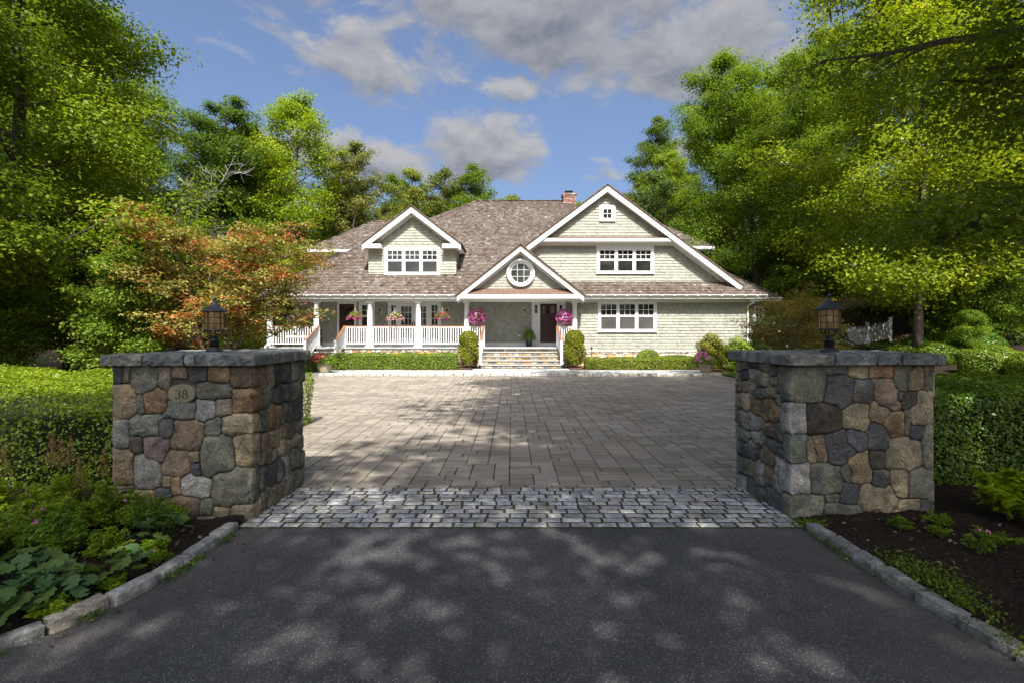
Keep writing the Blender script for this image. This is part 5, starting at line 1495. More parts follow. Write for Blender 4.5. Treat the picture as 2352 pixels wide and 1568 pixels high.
plant_tree('oak_tree', PROTO['olive'], -5.2, 43.5, 1.03, 4.4, 'ragged treetop beside the dark rounded tree over the ridge', (.7, .8, .7))
plant_tree('ash_tree', PROTO['olive'], 0.2, 50, .95, 5.2, 'small pale treetop just above the middle of the ridge', (1.2, 1.35, .8))
plant_tree('ash_tree', PROTO['bright'], 6.9, 46, .83, 3.6, 'small treetop between chimney and big gable', (.95, 1, .8))
plant_tree('birch_tree', PROTO['olive'], 10.9, 40, .95, 5.6, 'feathery grey green tree behind the right side of the big gable', (.75, 1.05, 1.1))
for x, y, s, rz, p in ((-15.2, 45, .92, 1.1, 'bright'), (-11.6, 46, .86, 2.1, 'olive'), (-8.2, 48, .84, .4, 'bright'), (-18.6, 42, 1.0, 4.4, 'olive'), (-23.5, 40, .92, 5.0, 'bright'), (13.4, 44, 1.02, 2.0, 'bright'), (11.2, 47, 1.0, .7, 'olive'), (-13.4, 42, 1.05, 3.3, 'olive'), (-11, 56, 1.0, 0, 'dark'), (-18, 52, 1.0, 2, 'bright'), (16, 56, 1.05, 1, 'dark'), (-4, 60, .95, 3, 'bright'), (5, 58, .85, 4, 'olive'), (-27, 58, 1.2, 5, 'maple'), (24, 60, 1.1, 2, 'maple2'), (34, 56, 1.1, 1.3, 'maple')):
    plant_tree('far_tree', PROTO[p], x, y, s, rz, {'dark': 'dark leafy', 'maple': 'broad green', 'maple2': 'tall green', 'bright': 'fresh green', 'olive': 'thin olive'}[p] + ' far tree in the woods behind the house', (1, 1, .9), 'woods behind the house')
# right slope
plant_tree('maple_tree', PROTO['maple'], 15.2, 32, .98, 3.9, 'big dark maple touching the right wing of the house', (.85, .92, .8))
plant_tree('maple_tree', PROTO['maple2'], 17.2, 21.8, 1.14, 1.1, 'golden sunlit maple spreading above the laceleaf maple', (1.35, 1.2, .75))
plant_tree('maple_tree', PROTO['maple'], 25.2, 27.5, .98, 2.6, 'tall maple above the white picket fence', (1.1, 1.05, .8))
plant_tree('beech_tree', PROTO['beech'], 9.9, 8.2, 1.0, .9, 'large beech whose drooping branches hang over the mossy pillar', (1.1, 1.05, .8), z=tz(10.2, 8.2))
WR = 'tree on the leaf covered slope behind the picket fence'
for x, y, s, rz, p in ((27, 30, 1.0, 2, 'dark'), (21, 35, 1.0, 4, 'maple'), (35, 23, 1.0, 5, 'maple'), (18, 40, 1.0, 1, 'dark'), (34, 36, 1.1, 3, 'dark'), (27, 42, 1.1, 2.7, 'maple2'), (38, 28, 1.1, .4, 'maple2'), (44, 40, 1.2, .9, 'maple')):
    plant_tree('slope_tree', PROTO[p], x, y, s, rz, {'dark': 'narrow dark leafy ', 'maple': 'broad spreading ', 'maple2': 'tall dense '}[p] + WR, (.9, .95, .85), 'trees on the right slope')
for x, y, s, rz in ((24.6, 30.5, .7, 0), (18.0, 20.3, .34, 1.0), (20.2, 24.2, .55, 2.0), (22.0, 22.6, .62, 3.0), (23.4, 25.4, .75, 4.0), (15.0, 28.5, .8, 2.9), (25.5, 26, .85, 1), (24, 33, .9, 2), (29, 32, .9, 3), (30, 20, .9, 5), (24.5, 17, .75, 2.4)):
    plant_tree('understory_sapling', PROTO['under'], x, y, s, rz, ('large' if s > .8 else 'medium sized' if s > .6 else 'small') + ' bushy sapling on the brown slope behind the clipped shrubs', (1.4, 1.4, 1.0), 'saplings on the right slope')
# trees standing behind the viewer along the road: they throw the dappled shade
for x, y, s, rz in ((-3.6, -6.2, .72, 0), (5.0, -2.0, 1.08, 1.3), (4.4, -7.4, 1.0, 2.1), (-5.0, -16.5, 1.12, 4.2), (9.4, 3.4, .78, .5), (6.4, .6, 1.12, 2.9)):
    plant_tree('roadside_tree', PROTO['shade'], x, y, s, rz, 'tall roadside tree shading the driveway', (1, 1, .9), 'roadside trees behind the gate', z=0)

# bare dead tree by the bright one
rr = random.Random(4); mb = MB()
def twig(p, d, L, r_, dep):
    pth = branch_path(p, d, L, rr, 4, -.02, .22); mb.tube(pth, [r_ * (1 - k / 5.5) for k in range(5)], 4, False)
    if dep:
        for k in (1, 2, 3, 4):
            for _ in range(2): twig(pth[k], Vector(d) * .5 + Vector((rr.uniform(-1, 1), rr.uniform(-1, 1), rr.uniform(-.4, .8))), L * rr.uniform(.35, .6), r_ * .5, dep - 1)
pth = [(0, 0, -.2), (.1, 0, 3), (-.1, .1, 6), (.2, 0, 8.6)]; mb.tube(pth, [.16, .13, .1, .05], 7)
for z, a in ((6.2, .2), (7.0, 2.6), (7.8, 4.0), (8.5, 5.6), (5.6, 3.4), (8.6, 1.2)): twig((.1, 0, z), (math.cos(a), -.5 + math.sin(a) * .5, .25), 2.6, .055, 2)
dead = thing('dead_tree', (-17.0, 27.5, 0), 'bare pale dead tree above the japanese maple', 'tree'); mb.build('trunk', M['bark_pale'], dead, world_space=False)

# japanese maple and laceleaf maple
jm = tree_proto('japanese_maple', 201, 5.2, 3.9, .7, 48, .46, 44000, .10, 'leaf_jmaple', .13, 'bark_maple', droop=.02, shape=.62, lean=.55, spray=6, aspect=.5, redtail=.13, multi=4, flat=.42)
plant_tree('japanese_maple', jm, -10.5, 18.3, 1.2, .6, 'orange and olive japanese maple in front of the porch', (1.05, 1.12, 1.0), z=.02, sz=.95)
lm = tree_proto('laceleaf', 202, 2.0, 1.75, .35, 26, .34, 26000, .075, 'leaf_lace', .07, 'bark_maple', droop=.35, shape=.35, lean=.9, spray=6, aspect=.3, flat=.4)
plant_tree('laceleaf_maple', lm, 9.5, 17.4, 1.12, .2, 'low domed bronze laceleaf maple behind the mossy pillar', (1.05, 1.0, .9), z=.02)


# ------------------------------------------------------------------ hedges and shrubs
def foliage(name, P, Nn, leaf, mat, seed, aspect=.62, jit=.55, lo=0, hi=1, clumpy=.25):
    g = np.random.default_rng(seed); n = len(P)
    ph = g.uniform(0, 9, 3); lum = .5 + .5 * np.sin(P[:, 0] * 4.1 + ph[0]) * np.cos(P[:, 1] * 3.7 + ph[1]) * np.cos(P[:, 2] * 5 + ph[2])
    rn = np.clip(lo + (hi - lo) * (.5 + (lum - .5) * clumpy * 2 + g.normal(0, .2, n)), 0, 1)
    return leaves(name, P, Nn + g.normal(size=(n, 3)) * jit + np.array([0, 0, .25]), leaf * g.uniform(.7, 1.3, n), M[mat], rn, aspect)


M['twig'] = plain('inner_shade', (.018, .022, .010), .95, .1, .3, 20)  # for solid shrub cores: inner shade put into the colour


def lump(p, seed, amp, f=3.0):
    a = seed * 1.7
    return amp * (np.sin(p[:, 0] * f + a) * np.cos(p[:, 1] * f * .9 + a * .6) + .6 * np.sin(p[:, 2] * f * 1.7 + p[:, 0] * f * 1.3 + a) + .5 * np.sin(p[:, 0] * f * 2.6 + a * 2) * np.sin(p[:, 1] * f * 2.3))


def box_hedge(name, x0, x1, y0, y1, z0, z1, n, leaf, mat, seed, label, amp=.03, color=(1, 1, 1), rot=0, loc=None, group=None, fuzz=.04, rnd=.12, dome=0.0):
    g = np.random.default_rng(seed); dx, dy, dz_ = x1 - x0, y1 - y0, z1 - z0
    A = np.array([dx * dy, dx * dz_, dx * dz_, dy * dz_, dy * dz_]); f = g.choice(5, n, p=A / A.sum()); u, v = g.random(n), g.random(n)
    P = np.zeros((n, 3)); Nn = np.zeros((n, 3))
    for k, (ax, val) in enumerate(((2, 1), (1, 0), (1, 1), (0, 0), (0, 1))):
        m = f == k; q = [None] * 3; oth = [i for i in range(3) if i != ax]
        P[m, oth[0]] = u[m]; P[m, oth[1]] = v[m]; P[m, ax] = val; Nn[m, ax] = 1 if val else -1
    P = np.array([x0, y0, z0]) + P * np.array([dx, dy, dz_])
    c = np.array([(x0 + x1) / 2, (y0 + y1) / 2, z0])
    if dome:
        P[:, 2] -= dome * (((P[:, 0] - c[0]) / (dx / 2)) ** 2 * .5 + ((P[:, 1] - c[1]) / (dy / 2)) ** 2 * .5) * (P[:, 2] - z0) / dz_
    q = np.array([rnd, rnd, rnd])                               # round the corners
    inner = np.clip(P, np.array([x0, y0, z0 - 1]) + q, np.array([x1, y1, z1]) - q)
    d = P - inner; l = np.linalg.norm(d, axis=1, keepdims=True); P = np.where(l > 1e-6, inner + d / np.maximum(l, 1e-6) * np.minimum(l, rnd), P); Nn = unit(Nn * .4 + d / np.maximum(l, 1e-6) * .8)
    P = P + Nn * (lump(P, seed, amp)[:, None] - g.exponential(fuzz, (n, 1)) + fuzz * .5 + (g.random((n, 1)) < .03) * g.exponential(.05, (n, 1)))
    if rot or loc is not None: pass
    r = thing(name, (c[0], c[1], z0), label, 'hedge', group)
    link('foliage', foliage(name, P, Nn, leaf, mat, seed), r, color=color)
    b2 = MB(); e = rnd * .55 + fuzz + amp; b2.box(x0 + e, x1 - e, y0 + e, y1 - e, z0 - .02, z1 - e - dome * .5); b2.build('shade_core', M['twig'], r)  # opaque dark box added inside the leaves to block light
    return r


def ball(name, x, y, z, rx, ry, rz, n, leaf, mat, seed, label, amp=.05, color=(1, 1, 1), cat='shrub', group=None, low=-.75, p=2.4, aspect=.62, fuzz=.05, stem=True):
    g = np.random.default_rng(seed); D = unit(g.normal(size=(n, 3))); D = D[D[:, 2] > low]
    s = (np.abs(D) ** p).sum(1, keepdims=True) ** (-1 / p); rad = np.array([rx, ry, rz])
    P = D * s * rad; Nn = unit(D / rad)
    P = P + Nn * (lump(P / rad.mean(), seed, amp, 4.0)[:, None] - g.exponential(fuzz, (len(P), 1)) + fuzz * .5)
    base = Vector((x, y, z)); r = thing(name, base, label, cat, group)
    cz = rz * -low * .98 if low > -1 else rz
    P[:, 2] += cz
    link('foliage', foliage(name, P, Nn, leaf, mat, seed, aspect), r, world_space=False, color=color)
    b2 = MB(); k = .82
    pr_ = [(max(.001, rx * k * math.cos(t)), cz + rz * k * math.sin(t)) for t in np.linspace(math.asin(max(-.98, low)), 1.5, 7)]
    b2.lathe([(a, b_) for a, b_ in pr_], n=14)
    for i in range(len(b2.v)): b2.v[i] = (b2.v[i][0], b2.v[i][1] * ry / rx, b2.v[i][2])
    b2.tube([(0, 0, -.05), (0, 0, cz)], .05, 6)
    b2.build('shade_core', M['twig'], r, world_space=False); return r  # opaque dark core added to block light, joined with the stem


box_hedge('box_hedge', -7.85, -2.42, 22.42, 23.2, .09, .78, 26000, .042, 'leaf_box', 61, 'clipped bright green box hedge below the porch railing', .02, (1.35, 1.3, .9), fuzz=.025)
box_hedge('box_hedge', 3.22, 7.85, 22.42, 23.0, .09, .60, 20000, .042, 'leaf_box', 62, 'low olive box hedge below the triple ground floor window', .02, (1.5, 1.2, .8), fuzz=.025)
box_hedge('box_hedge', 6.3, 9.6, 23.4, 24.2, .09, .62, 12000, .042, 'leaf_box', 63, 'second low hedge row behind the boxwood ball', .02, (1.05, 1.0, .8), fuzz=.025)
box_hedge('box_hedge', -10.6, -8.0, 20.5, 22.6, .05, .76, 14000, .045, 'leaf_box', 64, 'box hedge beside the flower pot left of the side steps', .03, (1.0, 1.05, .9), fuzz=.03)
ball('boxwood_ball', 6.2, 23.4, .09, .52, .45, .48, 9000, .04, 'leaf_box', 65, 'round clipped boxwood ball rising over the low hedge', .015, (1.4, 1.25, .85), fuzz=.02)
box_hedge('tall_hedge', -11.5, -3.68, 5.35, 9.6, 0, 1.02, 80000, .037, 'leaf_box', 66, 'thick clipped hedge running behind the numbered pillar', .06, (1.5, 1.4, .8), fuzz=.035, rnd=.25, dome=.14)
box_hedge('tall_hedge', 3.98, 9.5, 5.5, 7.2, 0, 1.02, 62000, .036, 'leaf_box', 67, 'dark glossy hedge running behind the mossy pillar', .05, (.95, 1.05, .95), fuzz=.03, rnd=.2, dome=.06)
box_hedge('tall_hedge', 7.6, 12.2, 7.7, 9.8, 0, .95, 34000, .042, 'leaf_box', 68, 'sunlit yellowish hedge behind the dark glossy hedge', .06, (1.45, 1.25, .75), fuzz=.035, rnd=.3, dome=.2)


def column_shrub(x, y, s, seed, label):
    g = np.random.default_rng(seed); r = thing('flowering_shrub', (x, y, .1), label, 'shrub', None, 0, s)
    n1, n2 = 7000, 8000
    D = unit(g.normal(size=(n1, 3))); P1 = D * np.array([.44, .40, .42]) * (1 - g.exponential(.08, (n1, 1))) + np.array([0, 0, 1.25])
    t = g.random(n2); a = g.uniform(0, 2 * np.pi, n2); rad = (.30 + .18 * np.sin(t * 2.6)) * np.sqrt(g.uniform(.35, 1, n2)) * (1 + .15 * np.sin(a * 3 + t * 6)); P2 = np.stack([np.cos(a) * rad, np.sin(a) * rad, .15 + t * 1.05], 1)
    keep = g.random(n2) < (.30 + .7 * t); P2 = P2[keep]; D2 = unit(P2 * np.array([1, 1, .1]))
    P = np.concatenate([P1, P2]); Nn = np.concatenate([D, D2])
    link('foliage', foliage('shrub_foliage', P, Nn, .062, 'leaf_yellow', seed, .6, .7), r, world_space=False, color=(.95, 1.0, .9))
    mb = MB()
    for k in range(9):
        a = k * .7; mb.tube([(.05 * math.cos(a), .05 * math.sin(a), -.03), (.2 * math.cos(a), .2 * math.sin(a), .5), (.25 * math.cos(a), .25 * math.sin(a), 1.25)], [.016, .012, .006], 5)
    mb.build('stems', M['bark_maple'], r, world_space=False)


column_shrub(-1.98, 23.55, 1.0, 71, 'bushy yellow green shrub left of the front steps')
column_shrub(2.86, 23.5, 1.03, 72, 'bushy yellow green shrub right of the front steps')
for i, (x, y, rx, rz, c, lb) in enumerate((
        (16.8, 22.2, .72, .48, (1.0, 1.0, .8), 'small round clipped azalea nearest the fence end'),
        (17.5, 21.0, .85, .55, (1.0, 1.05, .85), 'wide clipped azalea next to the small round one'),
        (19.2, 21.3, 1.0, .62, (.6, .8, .75), 'dark wide clipped shrub at the foot of the slope'),
        (16.8, 18.0, .92, .62, (1.05, 1.05, .8), 'round light green azalea on the mulch above the lawn'),
        (17.0, 16.2, 1.0, .60, (1.15, 1.05, .75), 'flat topped yellowish azalea on bare stems by the lawn'),
        (18.0, 22.9, .7, .5, (.5, .75, .7), 'dark small clipped shrub behind the azaleas'))):
    ball('clipped_azalea', x, y, tz(x, y) + .05, rx, rx * .9, rz, 13000, .062, 'leaf_box', 80 + i, lb, .05, c, group='clipped shrubs on the mulch bank', low=-.6)
ball('rhododendron', 13.0, 23.5, 0, 1.9, 1.5, 1.5, 9000, .20, 'leaf_rhodo', 90, 'large glossy rhododendron beside the right corner of the house', .12, (1, 1, 1), low=-.7, aspect=.36, fuzz=.18)
ball('rhododendron', 15.4, 25.8, .3, 1.3, 1.1, .62, 6000, .18, 'leaf_rhodo', 91, 'lower rhododendron in front of the picket fence', .12, (1.0, 1.1, .95), low=-.7, aspect=.4, fuzz=.15)
ball('fothergilla_shrub', 18.6, 25.4, .62, 1.1, .9, .30, 8000, .12, 'leaf_dark', 92, 'loose dark shrub at the foot of the picket fence', .12, (1.2, 1.2, 1.0), low=-.6, fuzz=.15)
ball('golden_shrub', 9.05, 23.3, .08, .55, .5, .75, 6500, .08, 'leaf_yellow', 93, 'airy golden shrub against the right end of the house wall', .15, (1, 1, 1), low=-.9, fuzz=.16)
ball('golden_shrub', 10.3, 23.4, .08, .7, .6, .7, 6000, .085, 'leaf_box', 94, 'loose green shrub beside the airy golden shrub', .15, (1.5, 1.4, .9), low=-.8, fuzz=.18)
ball('rose_bush', -8.9, 21.6, .05, .55, .5, .45, 2500, .07, 'leaf_yellow', 95, 'small yellow green bush at the foot of the japanese maple', .12, (1, 1, 1), low=-.7, fuzz=.14)


# strap-leaved clumps, pots and baskets
def strap_clump(name, x, y, z, n, L, w, mat, seed, label, color=(1, 1, 1), cat='plant', spread=.7):
    rr = random.Random(seed); mb = MB()
    for i in range(n):
        a = rr.uniform(0, 6.283); l = L * rr.uniform(.6, 1.1); e = rr.uniform(.25, spread); mb.cur = rr.random()
        ca, sa = math.cos(a), math.sin(a); pts = []
        for k in range(5):
            t = k / 4; rr_ = l * (e * t + .25 * t * t); hh = l * (t * (1.15 - e * .5) - .75 * e * t * t)
            ww = w * (1 - t ** 2) * .5 + .001; pts.append(((rr_ * ca - ww * sa, rr_ * sa + ww * ca, hh), (rr_ * ca + ww * sa, rr_ * sa - ww * ca, hh)))
        for k in range(4): mb.add([pts[k][0], pts[k][1], pts[k + 1][1], pts[k + 1][0]], [(0, 1, 2, 3)])
    r = thing(name, (x, y, z), label, cat); mb.build('leaves', M[mat], r, rnd=True, world_space=False, color=color); return r


strap_clump('daylily_clump', 9.1, 21.3, .06, 70, .62, .035, 'leaf_yellow', 96, 'arching daylily leaves beside the right walk pot', (.8, 1.0, 1.0))
strap_clump('daylily_clump', 10.0, 21.6, .06, 60, .55, .035, 'leaf_yellow', 97, 'second daylily clump at the edge of the lawn', (.7, .95, 1.0))


def flower_pot(x, y, label, petal, seed):
    r = thing('walk_planter', (x, y, .09), label, 'planter'); g = np.random.default_rng(seed)
    def put(nm, mb, mat, **k): mb.build(nm, M[mat], r, world_space=False, **k)
    m = MB(); m.lathe([(.0, 0), (.20, 0), (.215, .03), (.275, .20), (.295, .33), (.305, .345), (.305, .375), (.28, .38), (.265, .34), (.0, .33)], n=28); put('pot', m, 'pot', smooth=True)
    n = 2600; D = unit(g.normal(size=(n, 3))); D[:, 2] = np.abs(D[:, 2]) * .9 - .15
    P = D * np.array([.42, .38, .34]) * g.uniform(.6, 1.05, (n, 1)) + np.array([.05, 0, .42])
    link('foliage', foliage('pot_foliage', P, D, .07, 'leaf_box', seed), r, world_space=False, color=(1.3, 1.4, 1.0))
    n = 110; D = unit(g.normal(size=(n, 3))); D[:, 2] = np.abs(D[:, 2]); P = D * np.array([.34, .34, .36]) * g.uniform(.85, 1.1, (n, 1)) + np.array([-.12, -.05, .46])
    link('blossoms', leaves('pot_blossom', np.repeat(P, 3, 0) + g.normal(size=(3 * n, 3)) * .01, np.repeat(D, 3, 0) + g.normal(size=(3 * n, 3)) * .5, np.full(3 * n, .065), M[petal], g.random(3 * n), .9), r, world_space=False)
    rr = random.Random(seed); mb = MB()
    for i in range(26):
        a = rr.uniform(0, 6.28); e = rr.uniform(.05, .45); l = rr.uniform(.45, .8); mb.cur = rr.random()
        for k in range(3):
            t0, t1 = k / 3, (k + 1) / 3; f = lambda t: (e * l * t * math.cos(a), e * l * t * math.sin(a), .4 + l * t - e * l * t * t * .5)
            p, q = f(t0), f(t1); w0, w1 = .012 * (1 - t0), .012 * (1 - t1) + .001
            mb.add([(p[0] - w0, p[1], p[2]), (p[0] + w0, p[1], p[2]), (q[0] + w1, q[1], q[2]), (q[0] - w1, q[1], q[2])], [(0, 1, 2, 3)])
    mb.build('spike_grass', M['grass'], r, rnd=True, world_space=False)


flower_pot(-7.55, 20.7, 'round pot with red flowers at the side steps end of the walk', 'petal_red', 98)
flower_pot(7.80, 20.65, 'round pot with pink flowers at the lawn end of the walk', 'petal_pink', 99)


def basket(x, z, w, h, petal, n, seed, label, full):
    r = thing('hanging_basket', (x, 24.74, z), label, 'flower basket', 'baskets hanging along the porch'); g = np.random.default_rng(seed)
    def put(nm, mb, mat, **k): mb.build(nm, M[mat], r, world_space=False, **k)
    m = MB(); m.lathe([(.0, -.10), (.10, -.10), (.135, .04), (.145, .05), (.145, .065), (.12, .065), (.0, .05)], n=20); put('pot', m, 'plastic', smooth=True)
    m = MB(); m.tube([(0, 0, 3.18 - z), (0, 0, .42)], .006, 5)
    for k in range(3): a = k * 2.09; m.tube([(0, 0, .42), (.135 * math.cos(a), .135 * math.sin(a), .06)], .004, 4)
    put('hanger', m, 'plastic')
    nl = 1500; D = unit(g.normal(size=(nl, 3))); P = D * np.array([w / 2, w / 2.4, h / 2]) * g.uniform(.3, 1, (nl, 1)) + np.array([0, 0, .03 if full else .10])
    if not full: P[:, 2] -= (np.hypot(P[:, 0], P[:, 1]) / (w / 2)) ** 2 * .14
    link('foliage', foliage('basket_foliage', P, D, .05, 'leaf_yellow', seed), r, world_space=False, color=(.75, .95, .9))
    D = unit(g.normal(size=(n, 3))); P = D * np.array([w / 2, w / 2.3, h / 2]) * g.uniform(.9 if full else .75, 1.08, (n, 1)) + np.array([0, 0, .03 if full else .06])
    if not full: P[:, 2] -= (np.hypot(P[:, 0], P[:, 1]) / (w / 2)) ** 2 * .16
    link('blossoms', leaves('basket_blossom', np.repeat(P, 3, 0) + g.normal(size=(3 * n, 3)) * .012, np.repeat(D, 3, 0) * .8 + g.normal(size=(3 * n, 3)) * .5, g.uniform(.05, .075, 3 * n), M[petal], np.repeat(g.random(n), 3), .95), r, world_space=False)


basket(-7.56, 2.45, .80, .36, 'petal_magenta', 60, 111, 'magenta hanging basket next to the japanese maple', False)
basket(-5.64, 2.42, .88, .36, 'petal_rose', 110, 112, 'pale pink hanging basket before the french doors', False)
basket(-3.35, 2.46, .82, .36, 'petal_magenta', 55, 113, 'sparse magenta hanging basket with a pale pot right of french doors', False)
basket(-1.72, 2.42, .92, .72, 'petal_pink', 330, 114, 'full pink petunia basket at the left portico column', True)
basket(2.52, 2.42, .84, .72, 'petal_pink', 330, 115, 'full pink petunia basket at the right portico column', True)

pp = thing('porch_planter', (.86, 26.1, .99), 'tall black pot with trailing fern beside the front door', 'planter')
m = MB(); m.lathe([(.0, 0), (.13, 0), (.14, .02), (.19, .55), (.20, .57), (.18, .57), (.0, .53)], n=20); m.build('pot', M['black_pot'], pp, smooth=True, world_space=False)
g = np.random.default_rng(5); D = unit(g.normal(size=(1800, 3))); P = D * np.array([.36, .33, .30]) * g.uniform(.3, 1.05, (1800, 1)) + np.array([0, 0, .66]); P[:, 2] -= (np.hypot(P[:, 0], P[:, 1]) / .36) ** 2 * .22
link('foliage', foliage('fern', P, D, .075, 'leaf_box', 5, .3), pp, world_space=False, color=(1, 1.1, 1))
for x, y, lb in ((3.75, 24.2, 'thin black garden stake light before the stone base'), (3.32, 24.0, 'black hose guide hoop beside the right steps shrub')):
    t = thing('garden_stake', (x, y, .09), lb, 'garden stake'); m = MB()
    if x > 3.5: m.tube([(0, 0, 0), (0, 0, .82)], .012, 6); m.lathe([(.0, .98), (.012, .96), (.05, .90), (.045, .86), (.03, .82), (.0, .82)], n=10)
    else: m.tube([(-.12, 0, 0), (-.08, 0, .5), (0, 0, .72), (.1, 0, .45), (.16, 0, 0)], .012, 6)
    m.build('stake', M['black'], t, world_space=False)

# ------------------------------------------------------------------ picket fence
fence = thing('picket_fence', (20, 29.8, tz(20, 29.8)), 'white picket fence climbing the slope behind the shrubs', 'fence')
fp = [(x, y, tz(x, y) + .16) for x, y in ((17.2, 28.9), (18.15, 29.2), (20.9, 30.2), (22.6, 30.7))]
pk = [MB(), MB()]
for q, h in zip(pk, (1.10, .98)): q.box(-.025, .025, -.012, .012, .06, h - .02); q.box(-.02, .02, -.01, .01, h - .02, h)
pkm = [q.mesh('picket', M['white_fence']) for q in pk]
for i, (x, y, z) in enumerate(fp):
    m = MB(); m.box(-.07, .07, -.07, .07, -.4, 1.22); m.box(-.09, .09, -.09, .09, 1.22, 1.25); m.box(-.06, .06, -.06, .06, 1.25, 1.29); m.build('post', M['white_fence'], fence, loc=(x, y, z))
    if i == 0: continue
    a = Vector(fp[i - 1]); c = Vector((x, y, z)); m = MB()
    for h in (.86, .22): m.beam(a + Vector((0, .02, h)), c + Vector((0, .02, h)), .035, .07)
    m.build('rail', M['white_fence'], fence)
    n = int((c - a).length / .092)
    for k in range(1, n): p = a.lerp(c, k / n); link('picket', pkm[k % 2], fence, loc=(p.x, p.y - .012, p.z), rot=(0, 0, math.atan2(c.y - a.y, c.x - a.x)))

# ------------------------------------------------------------------ beds by the gate
def leaf_disc():
    mb = MB(); n = 27; vs = [(0, 0, 0)]
    for ring, rr_ in enumerate((.5, 1.0)):
        for k in range(n):
            a = 2 * math.pi * (k / n) * .94 + .19; lob = (1 - .10 * (k % 3 == 0)) * (1 + .03 * math.sin(k * 2)) if ring else 1
            vs.append((rr_ * lob * math.cos(a), rr_ * lob * math.sin(a), (.10 * rr_ ** 2 + (.05 if k % 3 == 0 else -.035) * rr_) * (1.0)))
    fs = [(0, 1 + k, 2 + k) for k in range(n - 1)] + [(1 + k, 1 + n + k, 2 + n + k, 2 + k) for k in range(n - 1)]
    mb.cur = .5; mb.add(vs, fs); return mb


disc_me = []
for c_ in (.15, .5, .9):
    d_ = leaf_disc(); d_.r = [c_] * len(d_.f); disc_me.append(d_.mesh('mantle_leaf', M['leaf_blue'], True, True))


def lady_mantle(x, y, n, spread, seed, label, hgt=.16, color=(1, 1, 1)):
    rr = random.Random(seed); r = thing('lady_mantle', (x, y, .04), label, 'plant', "lady's mantle plants in the left bed"); st = MB()
    for i in range(n):
        a = i * 2.4 + rr.uniform(-.3, .3); d = spread * math.sqrt((i + .5) / n); h = hgt * (1.15 - .75 * (d / spread) ** 2) * rr.uniform(.8, 1.15); s = rr.uniform(.036, .062)
        px, py = d * math.cos(a), d * math.sin(a)
        link('leaf', disc_me[rr.randrange(3)], r, loc=(px, py, h), rot=(rr.uniform(-.45, .45) + .35 * math.sin(a) * -d / spread - .25, rr.uniform(-.45, .45) + .35 * math.cos(a) * d / spread, rr.uniform(0, 6.28)), scale=(s, s, s), world_space=False, color=color)
        st.tube([(px * .25, py * .25, -.02), (px * .7, py * .7, h * .7), (px, py, h)], .0025, 4, False)
    st.build('stems', M['leaf_blue'], r, world_space=False)


lady_mantle(-2.78, 3.12, 36, .26, 121, 'broad round-leaved plant spilling towards the left kerb')
lady_mantle(-2.92, 2.78, 32, .24, 122, 'round-leaved plant at the lower end of the left kerb', color=(1.15, 1.1, .9))
lady_mantle(-3.22, 3.32, 32, .27, 123, 'round-leaved plant at the back of the left bed')
lady_mantle(-2.74, 4.02, 22, .20, 124, 'round-leaved clump with pink flowers before the numbered pillar', .20)
lady_mantle(-3.12, 2.40, 20, .24, 125, 'round-leaved plant at the left end of the kerb', color=(1.2, 1.1, .9))


def ferny(x, y, h, w, n, seed, label, mat='leaf', color=(1, 1, 1), plume=0, leaf=.035, z=.04, flowers=0, name='feathery_perennial', group=None):
    rr = random.Random(seed); g = np.random.default_rng(seed); r = thing(name, (x, y, z), label, 'plant', group); st = MB(); P = []; T = []
    ns = max(8, n // 90)
    for i in range(ns):
        a = rr.uniform(0, 6.28); e = rr.uniform(.05, 1) ** .6 * w; hh = h * rr.uniform(.55, 1.05) * (1.1 - .5 * e / w)
        pts = [Vector((0, 0, -.02)), Vector((e * .45 * math.cos(a), e * .45 * math.sin(a), hh * .6)), Vector((e * math.cos(a), e * math.sin(a), hh))]
        st.tube(pts, [.004, .003, .0015], 4, False)
        m = n // ns; t = g.uniform(.3, 1, m); q = np.array([list(pts[0].lerp(pts[1], k * 2) if k < .5 else pts[1].lerp(pts[2], k * 2 - 1)) for k in t])
        lat = g.normal(size=(m, 3)) * np.array([1, 1, .35]) * .075 * (1.2 - t)[:, None] * (h / .5) ** .5; P.append(q + lat); T.append(lat)
    P = np.concatenate(P); P[:, 2] = np.maximum(P[:, 2], .012)
    link('foliage', foliage('ferny_foliage', P, np.tile([0, 0, 1.0], (len(P), 1)), leaf, mat, seed, .45, .45), r, world_space=False, color=color)
    st.build('stems', M['bark_maple'], r, world_space=False)
    if plume:
        for i in range(plume):
            a = rr.uniform(0, 6.28); e = rr.uniform(0, w * .7); h0 = h * rr.uniform(.85, 1.0); k = 260; t = g.random(k); Q = np.stack([e * math.cos(a) + g.normal(0, .035, k) * (1 - t), e * math.sin(a) + g.normal(0, .035, k) * (1 - t), h0 + t * .26], 1)
            link('plume', leaves('plume', Q, g.normal(size=Q.shape), np.full(len(Q), .014), M['plume'], g.random(len(Q)), .6), r, world_space=False, kind='stuff')
    if flowers:
        Q = g.normal(size=(flowers, 3)) * np.array([w * .5, w * .5, h * .15]) + np.array([0, 0, h * .95]); Q = np.repeat(Q, 4, 0) + g.normal(size=(4 * flowers, 3)) * .006
        link('blossoms', leaves('small_blossom', Q, g.normal(size=Q.shape) + np.array([0, -.5, 1]), np.full(len(Q), .022), M['petal_rose'], g.random(len(Q)) * .5, .8), r, world_space=False, color=(.85, .8, 1.2))


